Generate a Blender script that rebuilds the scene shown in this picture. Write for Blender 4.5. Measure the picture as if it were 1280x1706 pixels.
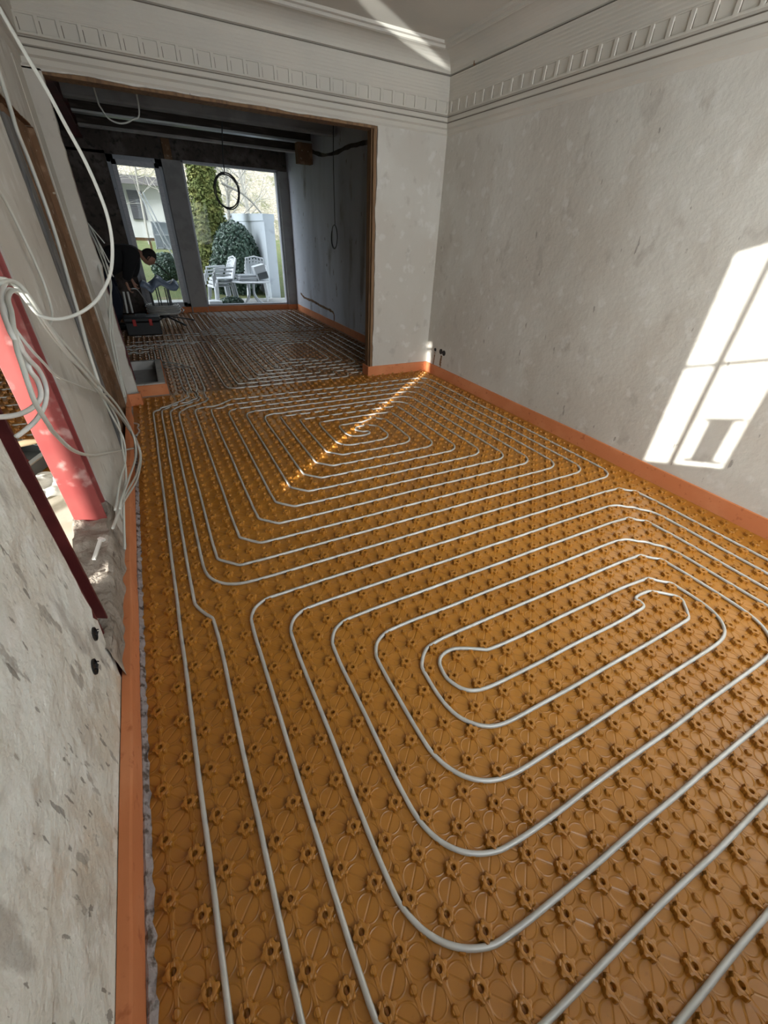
import bpy, math, random
from math import pi, sin, cos, sqrt, atan2
from mathutils import Vector, Matrix, noise
for o in list(bpy.data.objects): bpy.data.objects.remove(o)
S = bpy.context.scene
COL = S.collection
random.seed(7)
# ------------------------------------------------------------------ camera
RGT = Vector((0.88847899, -0.45732656, 0.03817735))
UP_ = Vector((0.23043006, 0.51651652, 0.82468944))
FWD = Vector((0.39687162, 0.72392203, -0.56429586))
cam = bpy.data.cameras.new('camera'); camo = bpy.data.objects.new('camera', cam); COL.objects.link(camo)
cm = Matrix((RGT, UP_, -FWD)).transposed().to_4x4(); cm.translation = Vector((-0.64079243, -0.45380829, 1.53859424))
camo.matrix_world = cm
cam.sensor_fit = 'HORIZONTAL'; cam.sensor_width = 36; cam.lens = 672.1 * 36 / 1280
cam.clip_start = .02; cam.clip_end = 300
S.camera = camo
# ------------------------------------------------------------------ light
S.view_settings.view_transform = 'Standard'; S.view_settings.look = 'None'
S.view_settings.gamma = 1; S.view_settings.use_curve_mapping = False
S.view_settings.exposure = 0.42
SUN_POWER = 11.0; SKY = 2.9
W = bpy.data.worlds.new('sky'); S.world = W; W.use_nodes = True
nt = W.node_tree; nt.nodes.clear()
out = nt.nodes.new('ShaderNodeOutputWorld'); bg = nt.nodes.new('ShaderNodeBackground')
tc = nt.nodes.new('ShaderNodeTexCoord'); dt = nt.nodes.new('ShaderNodeVectorMath'); dt.operation = 'DOT_PRODUCT'
dt.inputs[1].default_value = Vector((-.62, -.74, .25)).normalized()
rp = nt.nodes.new('ShaderNodeValToRGB'); mr = nt.nodes.new('ShaderNodeMapRange')
mr.inputs[1].default_value = -1; mr.inputs[2].default_value = 1
e = rp.color_ramp.elements
e[0].position = 0.0; e[0].color = (.30, .34, .39, 1)
e[1].position = 1.0; e[1].color = (4.2, 4.1, 3.9, 1)
x = e.new(.55); x.color = (.46, .52, .58, 1)
x = e.new(.85); x.color = (3.0, 3.1, 3.2, 1)
nt.links.new(tc.outputs['Generated'], dt.inputs[0]); nt.links.new(dt.outputs['Value'], mr.inputs[0])
nt.links.new(mr.outputs[0], rp.inputs[0]); nt.links.new(rp.outputs[0], bg.inputs[0]); nt.links.new(bg.outputs[0], out.inputs[0])
bg.inputs[1].default_value = SKY
sun = bpy.data.lights.new('sun', 'SUN'); sun.energy = SUN_POWER; sun.angle = math.radians(.55); sun.color = (1, .96, .88)
suno = bpy.data.objects.new('sun', sun); COL.objects.link(suno)
SD = Vector((1.17, 1.0, -.35)).normalized()
suno.rotation_euler = SD.to_track_quat('-Z', 'Y').to_euler(); suno.location = (-8, -8, 6)
def portal(loc, size, rot):
    l = bpy.data.lights.new('window_portal', 'AREA'); l.shape = 'RECTANGLE'; l.size, l.size_y = size
    l.cycles.is_portal = True; l.energy = 1
    o = bpy.data.objects.new('window_portal', l); COL.objects.link(o); o.location = loc; o.rotation_euler = rot
YF = -1.2
# added spot lamp in place of reflected sunlight, draws the streak on the cove
gl_ = bpy.data.lights.new('cove_streak_lamp', 'SPOT'); gl_.energy = 1500; gl_.spot_size = math.radians(15); gl_.spot_blend = .5; gl_.shadow_soft_size = .01; gl_.color = (1, .98, .93)
glo = bpy.data.objects.new('cove_streak_lamp', gl_); COL.objects.link(glo)
_p = Vector((1.5, YF - .35, 1.25)); _a = Vector((1.30, 3.74, 3.0)); _b = Vector((2.24, 4.27, 2.95)); _c = (_a + _b) / 2
_z = (_p - _c).normalized(); _x = (_b - _a); _x = (_x - _z * _x.dot(_z)).normalized(); _y = _z.cross(_x)
_m = Matrix((_x, _y, _z)).transposed().to_4x4() @ Matrix.Diagonal((1, .055, 1, 1)); _m.translation = _p; glo.matrix_world = _m
portal((1.2, YF - .12, 1.66), (2.6, 1.5), (pi / 2, 0, 0))              # faces +Y
portal((.8, 10.62, 1.25), (3.1, 2.5), (-pi / 2, 0, 0))                 # faces -Y
portal((-5.6, YF - .12, 1.5), (3.4, 1.8), (pi / 2, 0, 0))                # side room windows
# ------------------------------------------------------------------ mesh helpers
class MB:
    def __init__(s): s.v = []; s.f = []
    def add(s, vs, fs):
        n = len(s.v); s.v += [tuple(v) for v in vs]; s.f += [tuple(n + i for i in f) for f in fs]; return s
    def box(s, x0, x1, y0, y1, z0, z1, m=None):
        vs = [(x, y, z) for z in (z0, z1) for y in (y0, y1) for x in (x0, x1)]
        if m is not None: vs = [m @ Vector(v) for v in vs]
        return s.add(vs, [(0, 2, 3, 1), (4, 5, 7, 6), (0, 1, 5, 4), (2, 6, 7, 3), (0, 4, 6, 2), (1, 3, 7, 5)])
    def obox(s, p, q, w, h, up=(0, 0, 1)):
        p = Vector(p); q = Vector(q); d = (q - p); L = d.length; d.normalize(); u = Vector(up)
        a = d.cross(u)
        if a.length < 1e-4: a = d.cross(Vector((1, 0, 0)))
        a.normalize(); b = a.cross(d)
        vs = [p + d * t * L + a * i * w / 2 + b * j * h / 2 for t in (0, 1) for j in (-1, 1) for i in (-1, 1)]
        return s.add(vs, [(0, 1, 3, 2), (4, 6, 7, 5), (0, 4, 5, 1), (2, 3, 7, 6), (0, 2, 6, 4), (1, 5, 7, 3)])
    def tube(s, pts, r, n=8, closed=False, cap=True):
        pts = [Vector(p) for p in pts]; k = len(pts)
        if k < 2: return s
        T = []
        for i in range(k):
            a = pts[(i - 1) % k if closed else max(i - 1, 0)]; b = pts[(i + 1) % k if closed else min(i + 1, k - 1)]
            t = (b - a); T.append(t.normalized() if t.length > 1e-9 else Vector((0, 0, 1)))
        u = Vector((0, 0, 1)) if abs(T[0].z) < .9 else Vector((1, 0, 0))
        u = (u - T[0] * u.dot(T[0])).normalized()
        vs = []
        for i in range(k):
            if i: u = (u - T[i] * u.dot(T[i])); u = u.normalized() if u.length > 1e-6 else T[i].orthogonal().normalized()
            w = T[i].cross(u); rr = r[i] if isinstance(r, (list, tuple)) else r
            vs += [pts[i] + (u * cos(2 * pi * j / n) + w * sin(2 * pi * j / n)) * rr for j in range(n)]
        fs = []
        for i in range(k if closed else k - 1):
            a = i * n; b = ((i + 1) % k) * n
            fs += [(a + j, a + (j + 1) % n, b + (j + 1) % n, b + j) for j in range(n)]
        if cap and not closed: fs += [tuple(range(n - 1, -1, -1)), tuple((k - 1) * n + j for j in range(n))]
        return s.add(vs, fs)
    def lathe(s, prof, n=24, c=(0, 0, 0), cap=True):
        vs = []; fs = []; c = Vector(c)
        for r, z in prof: vs += [c + Vector((r * cos(2 * pi * j / n), r * sin(2 * pi * j / n), z)) for j in range(n)]
        for i in range(len(prof) - 1): fs += [(i * n + j, i * n + (j + 1) % n, (i + 1) * n + (j + 1) % n, (i + 1) * n + j) for j in range(n)]
        if cap: fs += [tuple(range(n - 1, -1, -1)), tuple((len(prof) - 1) * n + j for j in range(n))]
        return s.add(vs, fs)
    def prism(s, poly, axis, a, b):
        # poly: 2D points; axis: extrude axis 'x','y','z'
        def P(u, v, t): return {'x': (t, u, v), 'y': (u, t, v), 'z': (u, v, t)}[axis]
        n = len(poly); vs = [P(u, v, a) for u, v in poly] + [P(u, v, b) for u, v in poly]
        return s.add(vs, [tuple(range(n - 1, -1, -1)), tuple(range(n, 2 * n))] + [(i, (i + 1) % n, n + (i + 1) % n, n + i) for i in range(n)])
def link(name, mb, mat, parent=None, smooth=False, bevel=0, kind=None, mods=None, recalc=True):
    me = bpy.data.meshes.new(name)
    off = Vector((0, 0, 0)); p = parent
    while p is not None: off += p.location; p = p.parent
    me.from_pydata([tuple(Vector(v) - off) for v in mb.v], [], mb.f)
    if recalc:
        import bmesh
        bm = bmesh.new(); bm.from_mesh(me); bmesh.ops.recalc_face_normals(bm, faces=bm.faces); bm.to_mesh(me); bm.free()
    me.materials.append(mat); 
    o = bpy.data.objects.new(name, me); COL.objects.link(o)
    if parent is not None: o.parent = parent
    if smooth:
        me.polygons.foreach_set('use_smooth', [True] * len(me.polygons))
        if smooth != 'all': 
            try: me.set_sharp_from_angle(angle=math.radians(40))
            except Exception: pass
    if bevel:
        b = o.modifiers.new('bevel', 'BEVEL'); b.width = bevel; b.segments = 2; b.limit_method = 'ANGLE'
    if kind: o['kind'] = kind
    return o
def tag(o, label, cat, group=None, kind=None):
    o['label'] = label; o['category'] = cat
    if group: o['group'] = group
    if kind: o['kind'] = kind
    return o
def thing(name, loc, label, cat, group=None):
    o = bpy.data.objects.new(name, None); COL.objects.link(o); o.location = loc; o.empty_display_size = .1
    return tag(o, label, cat, group)
def catmull(pts, n=8):
    pts = [Vector(p) for p in pts]; r = []
    for i in range(len(pts) - 1):
        p0 = pts[max(i - 1, 0)]; p1 = pts[i]; p2 = pts[i + 1]; p3 = pts[min(i + 2, len(pts) - 1)]
        for k in range(n):
            t = k / n
            r.append(.5 * ((2 * p1) + (p2 - p0) * t + (2 * p0 - 5 * p1 + 4 * p2 - p3) * t * t + (3 * p1 - p0 - 3 * p2 + p3) * t ** 3))
    r.append(pts[-1]); return r
# ------------------------------------------------------------------ materials
def mat(name, base, rough=.6, metal=0, spec=.5, vary=None, bump=None, coat=0, trans=0, alpha=1, emit=None):
    """vary: list of (scale, colour, lo, hi, detail[, stretch vec]); bump: list of (scale, strength, dist)"""
    m = bpy.data.materials.new(name); m.use_nodes = True; t = m.node_tree; b = t.nodes['Principled BSDF']
    b.inputs['Base Color'].default_value = (*base, 1); b.inputs['Roughness'].default_value = rough; b.inputs['Metallic'].default_value = metal
    b.inputs['Specular IOR Level'].default_value = spec
    if coat: b.inputs['Coat Weight'].default_value = coat; b.inputs['Coat Roughness'].default_value = .15
    if trans: b.inputs['Transmission Weight'].default_value = trans
    if alpha < 1: b.inputs['Alpha'].default_value = alpha
    co = t.nodes.new('ShaderNodeTexCoord')
    def noi(sc, det, st=None, dist=0):
        n = t.nodes.new('ShaderNodeTexNoise'); n.inputs['Scale'].default_value = sc; n.inputs['Detail'].default_value = det; n.inputs['Distortion'].default_value = dist
        if st:
            mp = t.nodes.new('ShaderNodeMapping'); mp.inputs['Scale'].default_value = st
            if len(st) == 3: pass
            t.links.new(co.outputs['Object'], mp.inputs[0]); t.links.new(mp.outputs[0], n.inputs['Vector'])
        else: t.links.new(co.outputs['Object'], n.inputs['Vector'])
        return n
    prev = None
    for v in (vary or []):
        sc, c, lo, hi, det = v[:5]; st = v[5] if len(v) > 5 else None
        n = noi(sc, det, st); r = t.nodes.new('ShaderNodeMapRange'); r.interpolation_type = 'SMOOTHSTEP'
        r.inputs[1].default_value = lo; r.inputs[2].default_value = hi
        if len(v) > 6: r.inputs[4].default_value = v[6]
        t.links.new(n.outputs['Fac'], r.inputs[0])
        mx = t.nodes.new('ShaderNodeMix'); mx.data_type = 'RGBA'
        if prev is None: mx.inputs[6].default_value = (*base, 1)
        else: t.links.new(prev, mx.inputs[6])
        mx.inputs[7].default_value = (*c, 1); t.links.new(r.outputs[0], mx.inputs[0]); prev = mx.outputs[2]
    if prev is not None: t.links.new(prev, b.inputs['Base Color'])
    pn = None
    for v in (bump or []):
        sc, stg, ds = v[:3]; st = v[3] if len(v) > 3 else None
        n = noi(sc, 6, st); bp = t.nodes.new('ShaderNodeBump'); bp.inputs['Strength'].default_value = stg; bp.inputs['Distance'].default_value = ds
        t.links.new(n.outputs['Fac'], bp.inputs['Height'])
        if pn is not None: t.links.new(pn, bp.inputs['Normal'])
        pn = bp.outputs[0]
    if pn is not None: t.links.new(pn, b.inputs['Normal'])
    if emit: b.inputs['Emission Color'].default_value = (*emit, 1); b.inputs['Emission Strength'].default_value = 1
    return m
plaster = mat('scraped_white_plaster', (.60, .585, .54), .9, spec=.2, vary=[
    (.8, (.53, .50, .45), .38, .62, 6), (2.6, (.52, .485, .43), .50, .68, 8, (1, 1, .6), .6),
    (6, (.39, .36, .32), .585, .69, 9, (1, 1, .75), .5), (9, (.68, .67, .64), .57, .68, 6, (1, 1, 1), .5),
    (2.2, (.36, .33, .30), .66, .74, 12, (1, 1, .5), .5), (24, (.24, .22, .20), .70, .735, 4, (1, 1, .3), .7)],
    bump=[(5, .45, .02), (30, .4, .006), (120, .15, .002)])
plaster_near = mat('scraped_pale_plaster_with_brown_stains', (.76, .77, .73), .9, spec=.2, vary=[
    (1.3, (.68, .645, .57), .44, .62, 6), (2.0, (.54, .40, .27), .52, .68, 7, (1, 1, .6), .75),
    (7, (.52, .48, .42), .57, .66, 9, (1, 1, .6), .5), (12, (.82, .82, .79), .54, .64, 6, (1, 1, 1), .6),
    (5, (.30, .27, .24), .63, .69, 12, (1, 1, .35), .5), (18, (.30, .28, .25), .62, .66, 6, (1, 1, .4), .6), (34, (.20, .18, .16), .66, .69, 4, (1, 1, .35), .7)],
    bump=[(4, .9, .06), (11, .9, .03), (60, .5, .006)])
plaster_blue = mat('stained_bluish_plaster', (.62, .64, .70), .9, spec=.2, vary=[
    (1.5, (.48, .49, .53), .42, .66, 6, (1, 1, .25)), (3, (.22, .19, .17), .60, .75, 8, (1, 1, .3), .8),
    (12, (.2, .17, .14), .66, .73, 6, (1, 1, .5), .8)], bump=[(5, .5, .02), (30, .3, .006)])
stucco = mat('painted_stucco', (.58, .55, .49), .85, spec=.2, vary=[(2, (.54, .52, .47), .4, .7, 5)], bump=[(45, .18, .004), (9, .15, .008)])
groove_dark = mat('dark_recess_brown', (.16, .135, .11), .95)  # plain dark brown for cornice grooves, panel edges and the niche back
brownclay = mat('exposed_brown_plaster', (.20, .115, .065), .95, spec=.15, vary=[
    (9, (.30, .19, .12), .5, .68, 8), (22, (.52, .45, .36), .655, .70, 6), (4, (.12, .075, .05), .55, .75, 6)], bump=[(14, .8, .02), (50, .5, .006)])
rubble = mat('crumbled_masonry', (.30, .26, .22), .97, spec=.1, vary=[(6, (.42, .37, .32), .45, .62, 9), (18, (.15, .12, .10), .58, .72, 8), (3, (.50, .42, .36), .6, .75, 8)],
             bump=[(12, 1, .04), (45, .8, .012)])
concrete = mat('grey_concrete', (.36, .355, .34), .9, spec=.2, vary=[(5, (.46, .45, .43), .45, .65, 8), (20, (.24, .235, .22), .62, .74, 8)], bump=[(20, .4, .01)])
woodbrown = mat('brown_timber', (.22, .125, .06), .75, vary=[(6, (.13, .07, .035), .45, .65, 8, (6, 6, .6))], bump=[(12, .4, .01, (6, 6, .5))])
woodgrey = mat('weathered_grey_timber', (.20, .195, .19), .8, vary=[(8, (.10, .10, .10), .4, .65, 8, (8, 8, .4)), (8, (.34, .33, .31), .6, .75, 8, (8, 8, .4))], bump=[(14, .6, .012, (8, 8, .4))])
woodbeam = mat('dark_old_beam', (.055, .042, .035), .85, vary=[(6, (.11, .09, .075), .5, .7, 8, (.5, 6, 6))], bump=[(10, .5, .02)])
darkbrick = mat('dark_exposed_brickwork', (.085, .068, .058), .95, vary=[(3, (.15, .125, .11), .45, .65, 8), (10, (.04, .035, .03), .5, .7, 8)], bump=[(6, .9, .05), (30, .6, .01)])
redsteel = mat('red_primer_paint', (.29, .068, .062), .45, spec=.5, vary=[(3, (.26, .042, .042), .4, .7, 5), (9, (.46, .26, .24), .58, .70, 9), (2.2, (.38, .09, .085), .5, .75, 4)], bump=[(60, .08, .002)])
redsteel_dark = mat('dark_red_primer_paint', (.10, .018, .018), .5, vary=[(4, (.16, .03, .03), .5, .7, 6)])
foam = mat('orange_foam', (.60, .215, .09), .8, spec=.25, vary=[(3, (.66, .26, .12), .45, .65, 5), (22, (.48, .155, .065), .60, .72, 6)], bump=[(70, .15, .003)])
pipe_m = mat('grey_composite_pipe', (.50, .50, .475), .38, metal=.25, spec=.6, vary=[(4, (.56, .56, .54), .4, .6, 3)])
cable_m = mat('pale_grey_cable_sheath', (.60, .61, .56), .42, spec=.5)
cable_w = mat('white_cable_sheath', (.72, .72, .69), .4)
cable_k = mat('black_cable_sheath', (.02, .02, .022), .45)
film = mat('crinkled_film', (.32, .29, .30), .25, spec=.8, bump=[(60, .8, .01)], vary=[(30, (.10, .08, .07), .5, .65, 5)])
upvc = mat('white_window_frame', (.46, .48, .52), .4, vary=[(18, (.40, .42, .47), .5, .6, 2, (1, 1, 3))])
filmtape = mat('printed_protective_tape', (.36, .39, .44), .45, vary=[(26, (.16, .18, .22), .70, .72, 2, (1, 1, .8))])
plasterboard = mat('grey_plastered_pier', (.34, .335, .33), .9, bump=[(20, .2, .006)], vary=[(4, (.28, .275, .27), .45, .65, 6)])
white_plastic = mat('white_plastic', (.62, .64, .66), .4)
black_plastic = mat('black_plastic', (.012, .012, .013), .5)
red_plastic = mat('red_plastic', (.45, .02, .015), .4)
skin = mat('skin', (.42, .22, .15), .6)
cloth_k = mat('black_jacket_cloth', (.014, .014, .015), .95, bump=[(20, .5, .02)])
cloth_b = mat('dark_blue_trousers_cloth', (.012, .016, .03), .95, bump=[(20, .5, .02)])
hair_m = mat('dark_hair', (.02, .015, .012), .8)
blue_film = mat('blue_grey_plastic_sheet', (.22, .29, .40), .35, spec=.6, bump=[(14, .6, .03)])
grass_m = mat('grass', (.11, .14, .045), .95, vary=[(3, (.15, .15, .06), .4, .65, 8), (30, (.05, .08, .02), .45, .7, 6), (1.2, (.20, .15, .10), .58, .72, 8)], bump=[(40, 1, .05)])
leaf_litter = mat('leafless_hillside', (.26, .23, .17), .95, vary=[(1.4, (.12, .12, .06), .45, .65, 8), (9, (.38, .345, .28), .5, .68, 8), (25, (.06, .05, .035), .52, .66, 8)], bump=[(4, 1, .3)])
hedge_m = mat('ivy_leaves', (.045, .085, .06), .4, spec=.6, vary=[(6, (.10, .16, .11), .5, .7, 3)])
thuja_m = mat('yellow_green_conifer_foliage', (.14, .17, .04), .8, vary=[(5, (.26, .26, .07), .45, .65, 5)])
bark = mat('pale_grey_bark', (.36, .34, .30), .9, vary=[(12, (.16, .14, .12), .55, .7, 6)])
stone = mat('patio_stone', (.30, .30, .29), .9, vary=[(5, (.22, .22, .21), .5, .65, 6)])
gardenwall_m = mat('white_garden_wall_render', (.40, .44, .48), .9, vary=[(3, (.28, .31, .35), .55, .75, 6)])
house_m = mat('white_house_render', (.50, .50, .48), .9)
shutter_m = mat('dark_louvred_shutter', (.10, .10, .11), .6, bump=[(1, .1, .01)])
roof_m = mat('grey_roof_felt', (.14, .13, .13), .9)
sheet_m = mat('beige_protective_board', (.56, .52, .44), .6, vary=[(3, (.46, .42, .34), .45, .7, 6), (14, (.62, .58, .5), .6, .7, 6)], bump=[(6, .3, .02)])
clearfilm = mat('milky_plastic_film', (.80, .80, .76), .25, spec=.7, bump=[(8, .6, .03)])
greyplastic = mat('dark_grey_plastic', (.10, .11, .115), .5)
zinc = mat('galvanised_steel', (.48, .50, .50), .35, metal=.8)
canvas = mat('greenish_cloth', (.40, .41, .34), .9, vary=[(12, (.26, .27, .22), .5, .65, 6)], bump=[(12, .8, .03)])
book_m = mat('grey_cushion_cloth', (.40, .42, .44), .9)
def glassmat():
    m = bpy.data.materials.new('window_glass'); m.use_nodes = True; t = m.node_tree; t.nodes.clear()
    o = t.nodes.new('ShaderNodeOutputMaterial'); mx = t.nodes.new('ShaderNodeMixShader'); tr = t.nodes.new('ShaderNodeBsdfTransparent'); gl = t.nodes.new('ShaderNodeBsdfGlossy')
    gl.inputs['Roughness'].default_value = .02; lw0 = t.nodes.new('ShaderNodeLayerWeight'); pw = t.nodes.new('ShaderNodeMath'); pw.operation = 'POWER'; pw.inputs[1].default_value = 4.5; t.links.new(lw0.outputs['Facing'], pw.inputs[0]); lw = t.nodes.new('ShaderNodeMath'); lw.operation = 'MULTIPLY_ADD'; lw.inputs[1].default_value = .4; lw.inputs[2].default_value = .004; t.links.new(pw.outputs[0], lw.inputs[0])
    tr.inputs[0].default_value = (.95, .97, .98, 1)
    t.links.new(lw.outputs[0], mx.inputs[0]); t.links.new(tr.outputs[0], mx.inputs[1]); t.links.new(gl.outputs[0], mx.inputs[2]); t.links.new(mx.outputs[0], o.inputs[0]); return m
glass = glassmat()
# moulded plastic of the studded mat: base sheet with engraved circles, diagonal ribs and a thin rib joining knob - bump - knob
DD = .075
def matmat(name, xoff, base, ro=.33):
    m = mat(name, base, ro, spec=.55, vary=[(1.3, (base[0] * .86, base[1] * .82, base[2] * .7), .4, .7, 4), (60, (base[0] * .8, base[1] * .75, base[2] * .7), .62, .75, 4)])
    t = m.node_tree; L = t.links.new; b = t.nodes['Principled BSDF']
    co = t.nodes.new('ShaderNodeTexCoord'); sp = t.nodes.new('ShaderNodeSeparateXYZ'); L(co.outputs['Object'], sp.inputs[0])
    def M(op, a, c=None, d=None):
        n = t.nodes.new('ShaderNodeMath'); n.operation = op
        for i, v in enumerate((a, c, d)):
            if v is None: continue
            if isinstance(v, (int, float)): n.inputs[i].default_value = v
            else: L(v, n.inputs[i])
        return n.outputs[0]
    X = M('MULTIPLY', M('SUBTRACT', sp.outputs[0], xoff), 1 / DD); Y = M('MULTIPLY', sp.outputs[1], 1 / DD)
    fx = M('SUBTRACT', M('FRACT', X), .5); fy = M('SUBTRACT', M('FRACT', Y), .5)
    r = M('SQRT', M('ADD', M('MULTIPLY', fx, fx), M('MULTIPLY', fy, fy)))
    ring = M('SUBTRACT', 1, M('MINIMUM', M('MULTIPLY', M('ABSOLUTE', M('SUBTRACT', r, .43)), 26), 1))
    # rib along the diagonal that joins two knobs: direction flips with the cell's parity
    par = M('SUBTRACT', M('MULTIPLY', M('FLOORED_MODULO', M('ADD', M('FLOOR', X), M('FLOOR', Y)), 2), 2), 1)
    dg = M('ABSOLUTE', M('ADD', fx, M('MULTIPLY', fy, par)))
    rib = M('MULTIPLY', M('SUBTRACT', 1, M('MINIMUM', M('MULTIPLY', dg, 14), 1)), M('LESS_THAN', r, .43))
    # rib along Y from knob to bump, bulging
    gx = M('ABSOLUTE', M('SUBTRACT', M('FRACT', M('ADD', X, .5)), .5))
    yr = M('SUBTRACT', 1, M('MINIMUM', M('MULTIPLY', M('MAXIMUM', M('SUBTRACT', gx, .045), 0), 30), 1))
    h = M('ADD', M('MULTIPLY', ring, .8), M('ADD', M('MULTIPLY', rib, -.9), M('MULTIPLY', yr, 1.3)))
    bp = t.nodes.new('ShaderNodeBump'); bp.inputs['Strength'].default_value = .9; bp.inputs['Distance'].default_value = .0018
    L(h, bp.inputs['Height']); L(bp.outputs[0], b.inputs['Normal'])
    return m
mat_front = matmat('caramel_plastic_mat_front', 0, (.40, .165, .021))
mat_back = matmat('caramel_plastic_mat_back_shaded', DD / 2, (.25, .115, .038), .28)  # same plastic darkened, the back room's dimness is put into the base colour
# ------------------------------------------------------------------ setting
XL, XR, YB, ZC = -1.07, 2.64, 4.5, 3.02
XR2, YW, XL2 = 2.55, 10.3, -1.5
F0 = -.022
f = MB()
f.box(-7.7, 2.9, YF - .2, YW + .4, -.3, F0)
link('floor', f, concrete, kind='structure')
def rough_edge(p0, p1, n, amp, seed=0):
    r = []
    for i in range(n + 1):
        t = i / n; q = Vector(p0).lerp(Vector(p1), t)
        d = noise.noise(Vector((t * 9 + seed, seed, 0))) * amp + noise.noise(Vector((t * 31 + seed, 3, 1))) * amp * .5
        r.append((q, d))
    return r
def poly_wall(mb, poly, axis, a, b): mb.prism(poly, axis, a, b)
w = MB(); w.box(XR, XR + .3, YF - .2, YB + .02, -.3, 3.3); link('wall_right', w, plaster, kind='structure')
# back wall with the wide opening; broken plaster edge on its right jamb
def jag(p0, p1, n, amp, nx, seed):
    r = rough_edge(p0, p1, n, amp, seed); return [(q.x + d * nx[0], q.y + d * nx[1]) for q, d in r]
w = MB()
rp_ = [(XR + .05, -.3), (XR + .05, 3.3), (1.8, 3.3)] + jag((1.80, 2.45, 0), (1.80, -.02, 0), 60, .018, (1, 0), 3) + [(1.80, -.3)]
w.prism(rp_, 'y', YB, YB + .04); w.box(1.795, XR + .05, YB + .03, YB + .17, -.3, 2.45)
w.prism([(XL - .1, 3.3), (XL - .1, 2.445)] + jag((XL - .1, 2.445, 0), (1.8, 2.445, 0), 70, .008, (0, 1), 9) + [(1.81, 3.3)], 'y', YB, YB + .04)
w.box(XL - .1, XR + .1, YB + .03, YB + .17, 2.46, 3.3)
w.prism([(XL - .1, -.3), (XL - .1, 2.45)] + jag((-.955, 2.45, 0), (-.975, -.02, 0), 50, .02, (1, 0), 5) + [(-.975, -.3)], 'y', YB, YB + .10)
link('wall_back', w, plaster, kind='structure')
w = MB(); w.box(1.765, 1.80, YB + .012, YB + .17, -.02, 2.45); w.box(1.755, 1.765, YB + .05, YB + .075, -.02, 2.44); link('trim_1', w, woodbrown, kind='structure', bevel=.003)
w = MB(); w.box(-.97, 1.80, YB + .014, YB + .17, 2.425, 2.462); link('trim_2', w, woodbrown, kind='structure', bevel=.003)
# left wall: near part, rubble sill, middle part, niche, corner strip
w = MB()
near = [(YF - .2, -.3), (YF - .2, 3.3), (.865, 3.3)] + jag((.865, 2.2, 0), (.865, .42, 0), 40, .014, (1, 0), 1) + [(.84, .40), (.865, .36), (.85, .31), (.83, .27), (.845, .2), (.81, .13), (.80, .05), (.82, -.3)]
w.prism(near, 'x', XL - .13, XL); link('wall_left', w, plaster_near, kind='structure')
w = MB()
mid = [(1.715, 3.3)] + jag((1.735, 2.6, 0), (1.725, .0, 0), 50, .012, (1, 0), 2) + [(1.705, -.3), (2.78, -.3)] + jag((2.79, -.02, 0), (2.77, 2.05, 0), 40, .016, (1, 0), 4) + jag((2.78, 2.06, 0), (4.0, 2.06, 0), 16, .01, (0, 1), 7)
mid += jag((4.03, 2.04, 0), (4.045, -.02, 0), 50, .012, (1, 0), 8) + [(4.02, -.3), (YB + .05, -.3), (YB + .05, 3.3)]
w.prism(mid, 'x', XL - .035, XL)
w.box(XL - .13, XL - .02, 1.72, 2.76, -.3, 3.3); w.box(XL - .13, XL - .02, 1.72, YB + .1, 2.075, 3.3); w.box(XL - .13, XL - .03, 4.03, YB + .1, -.3, 3.3)
w.box(XL - .13, XL, YF, 1.8, 2.3, 3.3)
link('wall_left_middle', w, plaster, kind='structure')
w = MB(); w.box(XL - .13, XL - .001, 4.0, 4.035, -.02, 2.08); w.box(XL - .13, XL - .001, 2.76, 4.03, 2.055, 2.09); link('trim_3', w, brownclay, kind='structure')
# rib of paint-edge plaster on the jamb (pale strip beside the brown reveal)
w = MB(); w.prism([(4.10, -.02), (4.10, 2.43), (4.44, 2.43), (4.44, -.02)], 'x', XL - .002, XL + .006); link('trim_4', w, stucco, kind='structure', bevel=.003)
def grid_patch(mb, nx, ny, P):
    vs = [P(i / nx, j / ny) for j in range(ny + 1) for i in range(nx + 1)]
    mb.add(vs, [(j * (nx + 1) + i, j * (nx + 1) + i + 1, (j + 1) * (nx + 1) + i + 1, (j + 1) * (nx + 1) + i) for j in range(ny) for i in range(nx)])
w = MB()
def sillP(u, v):
    y = .80 + u * .92; x = XL - .15 + v * .16
    z = .27 + .08 * max(0, (u - .45) / .55) + noise.noise(Vector((x * 9, y * 9, 0))) * .035 + noise.noise(Vector((x * 30, y * 30, 4))) * .016
    if v in (0, 1): z -= .03
    return (x + noise.noise(Vector((y * 14, z, v * 5))) * .012, y, z)
grid_patch(w, 70, 16, sillP)
def sillS(u, v):
    y = .80 + u * .92; t = sillP(u, 1)
    z = t[2] * (1 - v) + (-.02) * v
    return (t[0] + noise.noise(Vector((y * 12, z * 12, 7))) * .014 * (1 if 0 < v < 1 else .3), y, z)
grid_patch(w, 70, 14, sillS)
def sillL(u, v):
    a = sillP(u, 0); return (a[0] - .01 * v, a[1], a[2] * (1 - v) - .02 * v)
grid_patch(w, 70, 3, sillL)
link('wall_sill', w, rubble, kind='structure', smooth='all')
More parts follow.
